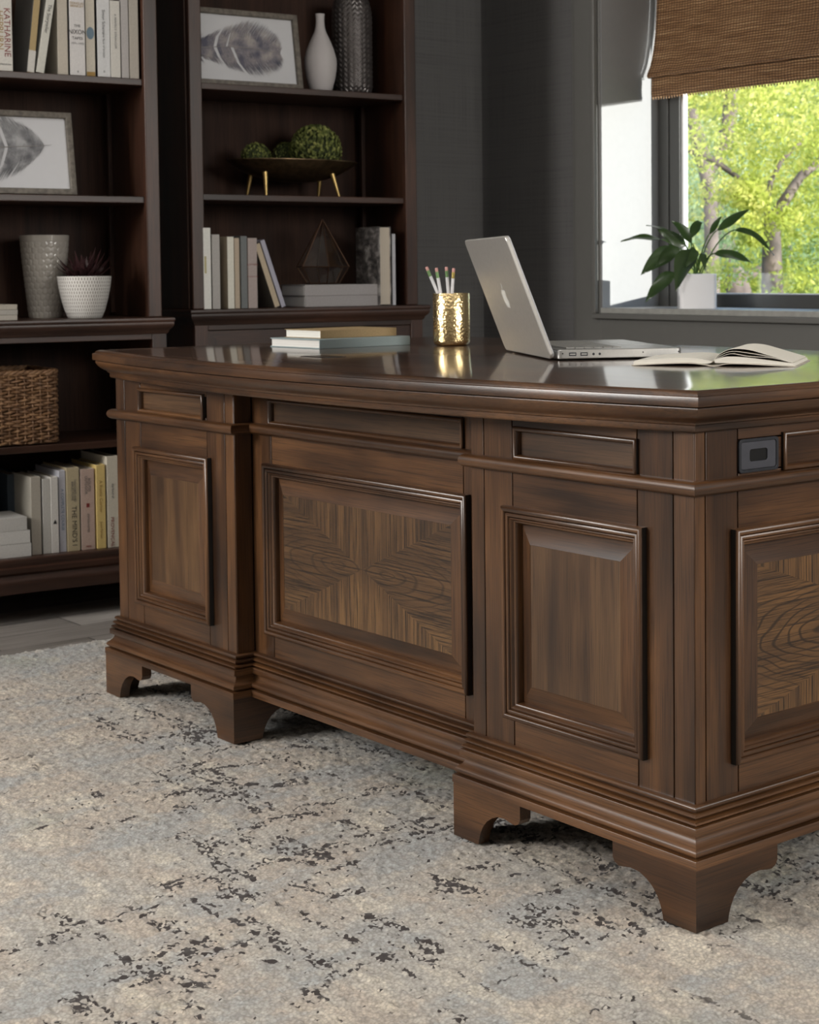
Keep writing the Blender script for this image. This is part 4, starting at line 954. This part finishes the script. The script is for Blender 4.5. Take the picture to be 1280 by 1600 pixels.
for a in [((1035, 374), (970, 377), 2.20, 2.24, .013, .008, .3, .003), ((1068, 378), (1010, 352), 2.20, 2.24, .020, .010, .9, .002), ((1072, 385), (1027, 358), 2.16, 2.20, .018, .004, -.8, .002),
          ((1078, 372), (1098, 347), 2.17, 2.14, .014, .012, .5, .003), ((1058, 390), (1001, 430), 2.18, 2.22, .026, .014, -.5, .003), ((1062, 388), (1024, 418), 2.14, 2.15, .020, .018, -.9, .002),
          ((1085, 390), (1056, 455), 2.11, 2.08, .034, .020, .35, .002), ((1055, 425), (1008, 473), 2.16, 2.19, .020, .012, -.4, .005), ((1108, 366), (1128, 338), 2.20, 2.22, .010, .004, .9, .001),
          ((1120, 360), (1172, 327), 2.20, 2.22, .013, .004, .8, .002), ((1148, 359), (1210, 399), 2.19, 2.20, .010, .022, .2, .003), ((1116, 396), (1176, 410), 2.18, 2.18, .014, .008, .3, .003),
          ((1082, 380), (1050, 345), 2.22, 2.26, .017, .006, .2, .002), ((1090, 392), (1070, 420), 2.10, 2.10, .020, .016, -.9, .002), ((1097, 395), (1102, 424), 2.12, 2.10, .010, .012, .3, .001)]:
    lily_leaf(*a)

# ------------------------------------------------------------------ rug
X0, X1, Y0, Y1 = -2.31, 1.9, -2.2, 1.9; st = .0048
nx, ny = int((X1-X0)/st), int((Y1-Y0)/st)
xs = np.linspace(X0, X1, nx); ys = np.linspace(Y0, Y1, ny)
gx, gy = np.meshgrid(xs, ys, indexing='ij')
gz = RNG.random((nx, ny))*.0068; gz = (gz+np.roll(gz, 1, 0)*.25+np.roll(gz, 1, 1)*.25)/1.3-.0068
gx = gx+(RNG.random((nx, ny))-.5)*.0026; gy = gy+(RNG.random((nx, ny))-.5)*.0026
edge = np.minimum(np.minimum(gx-X0, X1-gx), np.minimum(gy-Y0, Y1-gy)); gz = np.where(edge < .002, FLOOR+.0005, gz)
V = np.stack([gx, gy, gz], -1).reshape(-1, 3).astype(np.float32)
idx = np.arange(nx*ny).reshape(nx, ny); Q = np.stack([idx[:-1, :-1], idx[1:, :-1], idx[1:, 1:], idx[:-1, 1:]], -1).reshape(-1, 4).astype(np.int32)
def fast_mesh(name, V, Q, mat, smooth=True):
    me = bpy.data.meshes.new(name); me.vertices.add(len(V)); me.vertices.foreach_set('co', V.ravel())
    me.loops.add(Q.size); me.loops.foreach_set('vertex_index', Q.ravel()); me.polygons.add(len(Q))
    me.polygons.foreach_set('loop_start', np.arange(0, Q.size, 4, dtype=np.int32)); me.polygons.foreach_set('loop_total', np.full(len(Q), 4, np.int32))
    me.polygons.foreach_set('use_smooth', np.full(len(Q), smooth)); me.materials.append(mat); me.update(calc_edges=True); me.validate()
    return me
kr = NT('distressed_rug'); co = kr.coord()
tuft = kr.n('ShaderNodeTexVoronoi', {'Vector': co, 'Scale': 215.}, feature='F1'); cell = tuft.outputs['Position']; crgb = kr.sep(tuft.outputs['Color'])
cell = kr.n('ShaderNodeVectorMath', {0: cell, 1: (1/1., 1/1., 1/1.)}, operation='MULTIPLY').outputs[0]
def nz(sx, sy, d=3., r=.55, loc=0.): return kr.noise(kr.map(cell if sx > 20 or sy > 20 else co, (sx, sy, 1), (loc, loc*.7, 0)), 1., d, r)
c = kr.ramp(nz(2.4, 6.0, 5., .65), [(.36, (.37, .372, .365)), (.46, (.47, .455, .42)), (.55, (.46, .405, .35)), (.66, (.62, .58, .50))])
c = kr.mix(kr.ramp(nz(7., 2.6, 5., .65, 5.), [(.48, 0.), (.58, .8)]), c, (.34, .37, .39))
c = kr.mix(kr.ramp(nz(5., 13., 4., .6, 9.), [(.54, 0.), (.66, .65)]), c, (.68, .63, .53))
c = kr.mix(kr.ramp(nz(3., 3., 3., .6, 14.), [(.60, 0.), (.72, .40)]), c, (.30, .33, .22))
c = kr.mix(kr.ramp(nz(60., 60., 4., .75, 3.), [(.36, .50), (.56, 0.)]), c, (.27, .25, .235))
c = kr.mix(kr.ramp(nz(11., 34., 4., .7, 16.), [(.55, 0.), (.68, .45)]), c, (.25, .23, .215))
big = kr.ramp(nz(1.5, 1.5, 2., .5, 21.), [(.40, 0.), (.60, 1.)])
s1 = kr.ramp(nz(26., 85., 4., .68, 2.), [(.525, 0.), (.55, 1.)]); s2 = kr.ramp(nz(85., 26., 4., .68, 7.), [(.53, 0.), (.555, 1.)])
l1 = kr.ramp(nz(2.6, 15., 3., .55, 31.), [(.545, 0.), (.60, 1.)]); l2 = kr.ramp(nz(15., 2.6, 3., .55, 37.), [(.55, 0.), (.61, 1.)])
s3 = kr.ramp(nz(60., 90., 4., .7, 4.), [(.49, 0.), (.53, 1.)])
bl = kr.ramp(nz(7., 10., 3., .6, 47.), [(.58, 0.), (.64, 1.)])
mk = kr.math('MAXIMUM', kr.math('MULTIPLY', s1, l1), kr.math('MULTIPLY', s2, l2))
mk = kr.math('MULTIPLY', mk, kr.math('ADD', kr.math('MULTIPLY', big, .75), .25))
mk = kr.math('MAXIMUM', mk, kr.math('MULTIPLY', kr.math('MULTIPLY', bl, s3), big))
sp = kr.math('MULTIPLY', kr.ramp(nz(130., 90., 2., .6, 61.), [(.66, 0.), (.69, 1.)]), kr.math('ADD', kr.math('MULTIPLY', big, .6), .15))
mk = kr.math('MAXIMUM', mk, sp)
c = kr.mix(1., c, (1.22, 1.18, 1.13), 'MULTIPLY')
c = kr.mix(kr.math('MULTIPLY', crgb[0], .34), c, (.20, .185, .17))
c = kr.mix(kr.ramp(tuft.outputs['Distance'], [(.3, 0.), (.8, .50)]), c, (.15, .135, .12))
mk = kr.ramp(mk, [(.30, 0.), (.52, 1.)])
c = kr.mix(kr.math('MULTIPLY', mk, .97), c, (.032, .024, .023))
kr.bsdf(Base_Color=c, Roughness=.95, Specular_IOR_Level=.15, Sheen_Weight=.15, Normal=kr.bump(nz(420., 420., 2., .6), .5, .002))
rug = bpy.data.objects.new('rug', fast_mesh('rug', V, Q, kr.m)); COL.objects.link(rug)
tag(rug, 'pale distressed area rug in cream, blue-grey and dark flecks on the floor under the desk', 'rug')

# ------------------------------------------------------------------ outdoors
structure(build('ground', MB().box(-40, 20, WO+.01, 60, -.45, -.40), plain('lawn_green', (.16, .22, .05), .9, noise_amt=.2, nscale=3.)))
bark = plain('grey_bark', (.155, .125, .115), .85, noise_amt=.2, nscale=9., bump=.5)
def leafmat(name, a, b, c, tcol):
    k = NT(name); nn = k.noise(k.coord(), 1.1, 3., .7); n2 = k.noise(k.coord(), 9., 2.)
    col = k.ramp(k.math('ADD', k.math('MULTIPLY', nn, .7), k.math('MULTIPLY', n2, .3)), [(.38, a), (.48, b), (.60, c)])
    df = k.n('ShaderNodeBsdfDiffuse', {'Color': col}); tr = k.n('ShaderNodeBsdfTranslucent', {'Color': k.mix(.5, col, tcol)})
    m = k.n('ShaderNodeMixShader', {0: .5, 1: df.outputs[0], 2: tr.outputs[0]}); k.t.links.new(m.outputs[0], k.out.inputs[0]); return k.m
LF1 = leafmat('leaves_yellow_green', (.14, .22, .08), (.42, .48, .10), (.72, .70, .28), (.60, .66, .16))
LF2 = leafmat('leaves_blue_green', (.12, .23, .15), (.32, .45, .27), (.60, .64, .36), (.42, .56, .30))
def tree(label, D, trunk, limbs, clumps, N, size, lm, ground=-.40):
    P = [at_depth(px, py, D) for px, py, _ in trunk]; base = Vector((P[0].x, P[0].y, ground))
    q = thing('tree', label, 'tree', base, group='trees outside the window')
    pts = [Vector((0, 0, 0))]+[p-base for p in P]
    build('trunk', MB().tube(pts, [trunk[0][2]*1.25]+[r for _, _, r in trunk], 10), bark, q, smooth=60)
    for li in limbs:
        build('branch', MB().tube([at_depth(px, py, D+dd)-base for px, py, r, dd in li], [r for px, py, r, dd in li], 8), bark, q, smooth=60)
    cs = []
    for (px, py, dd, rad, n) in clumps:
        c0 = np.array(at_depth(px, py, D+dd)-base); d = RNG.normal(size=(n, 3)); d /= np.linalg.norm(d, axis=1)[:, None]
        cs.append(c0+d*rad*(RNG.random((n, 1))**.45)*np.array([1, 1, .75]))
    C = np.concatenate(cs); n = len(C)
    a = RNG.normal(size=(n, 3)); a /= np.linalg.norm(a, axis=1)[:, None]; b = np.cross(a, RNG.normal(size=(n, 3))); b /= np.linalg.norm(b, axis=1)[:, None]
    s = size*(.6+.8*RNG.random((n, 1)))
    V = np.stack([C-a*s, C+b*s*.45, C+a*s, C-b*s*.45], 1).reshape(-1, 3).astype(np.float32)
    me = fast_mesh('foliage', V, np.arange(n*4, dtype=np.int32).reshape(-1, 4), lm, False)
    o = bpy.data.objects.new('foliage', me); COL.objects.link(o); o.parent = q; return q
def cl(x0, x1, y0, y1, n, rad, d, per, seed, bk=0.):
    r = random.Random(seed); return [(r.uniform(x0, x1), r.uniform(y0, y1), bk+r.uniform(-d, d), rad*r.uniform(.7, 1.3), per) for _ in range(n)]
tree('tree with a forked grey trunk and yellow-green leaves nearest the window', 9.0, [(1208, 520, .066), (1207, 440, .060), (1206, 380, .052), (1206, 345, .046)],
     [[(1206, 348, .038, 0), (1228, 310, .030, 0), (1252, 275, .025, .1), (1290, 245, .020, .2), (1350, 215, .014, .3)],
      [(1204, 350, .026, 0), (1196, 315, .018, .1), (1180, 298, .014, .1), (1150, 275, .014, .2), (1115, 250, .018, .2), (1085, 238, .016, .2), (1040, 225, .012, .3)],
      [(1198, 312, .020, 0), (1204, 285, .016, .1), (1222, 250, .012, .1), (1260, 215, .008, .2)]],
     cl(1080, 1420, 110, 330, 26, .30, .5, 420, 2, .6)+cl(1080, 1420, 110, 340, 18, .17, .2, 200, 22, -.2)+cl(1160, 1260, 290, 400, 7, .09, .1, 150, 31, -.2)+cl(1210, 1400, 320, 470, 9, .24, .5, 380, 8, .4)+cl(1150, 1260, 330, 400, 4, .10, .1, 90, 13, -.2)+cl(1060, 1180, 380, 450, 4, .16, .3, 160, 12, .6), 0, .017, LF1)
tree('tree with blue-green leaves standing further back on the left of the view', 12.0, [(1114, 560, .06), (1113, 430, .055), (1110, 300, .05), (1100, 250, .06), (1078, 170, .045)],
     [[(1110, 270, .035, 0), (1135, 225, .05, 0), (1142, 160, .055, 0), (1140, 80, .05, 0)]],
     cl(1040, 1330, 230, 400, 22, .36, .6, 420, 5, .9), 0, .022, LF2)
tree('tree with a leaning trunk and dense yellow leaves behind the other trees', 16.0, [(1165, 560, .13), (1155, 455, .12), (1140, 410, .11), (1128, 360, .09), (1135, 200, .07)],
     [[(1150, 440, .05, 0), (1230, 400, .045, 0), (1240, 300, .04, 0)]],
     cl(1000, 1420, 60, 470, 60, .75, 1.2, 620, 6, 1.4), 0, .034, LF1)
tree('broad tree closing the view furthest from the window', 24.0, [(1260, 600, .2), (1262, 440, .18), (1270, 300, .14)], [[(1265, 380, .09, 0), (1320, 300, .06, 0)]],
     cl(900, 1600, 0, 520, 95, 1.3, 2.5, 420, 9), 0, .060, LF2)

# ------------------------------------------------------------------ light
w = bpy.data.worlds.new('world'); scene.world = w; w.use_nodes = True; nt = w.node_tree
sky = nt.nodes.new('ShaderNodeTexSky'); sky.sky_type = 'NISHITA'; sky.sun_disc = False; sky.sun_elevation = math.radians(38); sky.sun_rotation = math.radians(120); sky.air_density = 1.2; sky.dust_density = 3.
nt.links.new(sky.outputs[0], nt.nodes['Background'].inputs[0]); nt.nodes['Background'].inputs[1].default_value = .55
sd = bpy.data.lights.new('sun', 'SUN'); sd.energy = 10.; sd.angle = math.radians(.6); sd.color = (1, .98, .95)
so = bpy.data.objects.new('sun', sd); COL.objects.link(so)
so.rotation_euler = Vector((-1, -.42, -.067)).to_track_quat('-Z', 'Y').to_euler()
def area(name, loc, target, sx, sy, power, col=(1, 1, 1), spread=180):
    l = bpy.data.lights.new(name, 'AREA'); l.shape = 'RECTANGLE'; l.size = sx; l.size_y = sy; l.energy = power; l.color = col; l.spread = math.radians(spread)
    o = bpy.data.objects.new(name, l); COL.objects.link(o); o.location = loc
    o.rotation_euler = (Vector(target)-Vector(loc)).to_track_quat('-Z', 'Y').to_euler(); return o
area('soft_key_front', (-2.75, -3.85, 2.1), (-.7, .1, .35), 2.1, 1.2, 255, (1, .97, .93))  # unseen soft key lamp in place of a window, none is built
area('soft_side_right', (3.45, 1.15, 1.75), (-.4, .7, .5), 2.4, 1.5, 135, (1, .97, .92))  # unseen soft side lamp, the right wall has no window
area('overhead_fill', (-.4, -1.0, 2.68), (-.4, -1.0, 0), 2.2, 1.6, 14, (1, .97, .93))  # weak overhead fill, an added lamp with no fixture

vs = scene.view_settings; vs.view_transform = 'Standard'; vs.look = 'None'; vs.gamma = 1; vs.use_curve_mapping = False; vs.exposure = 0.
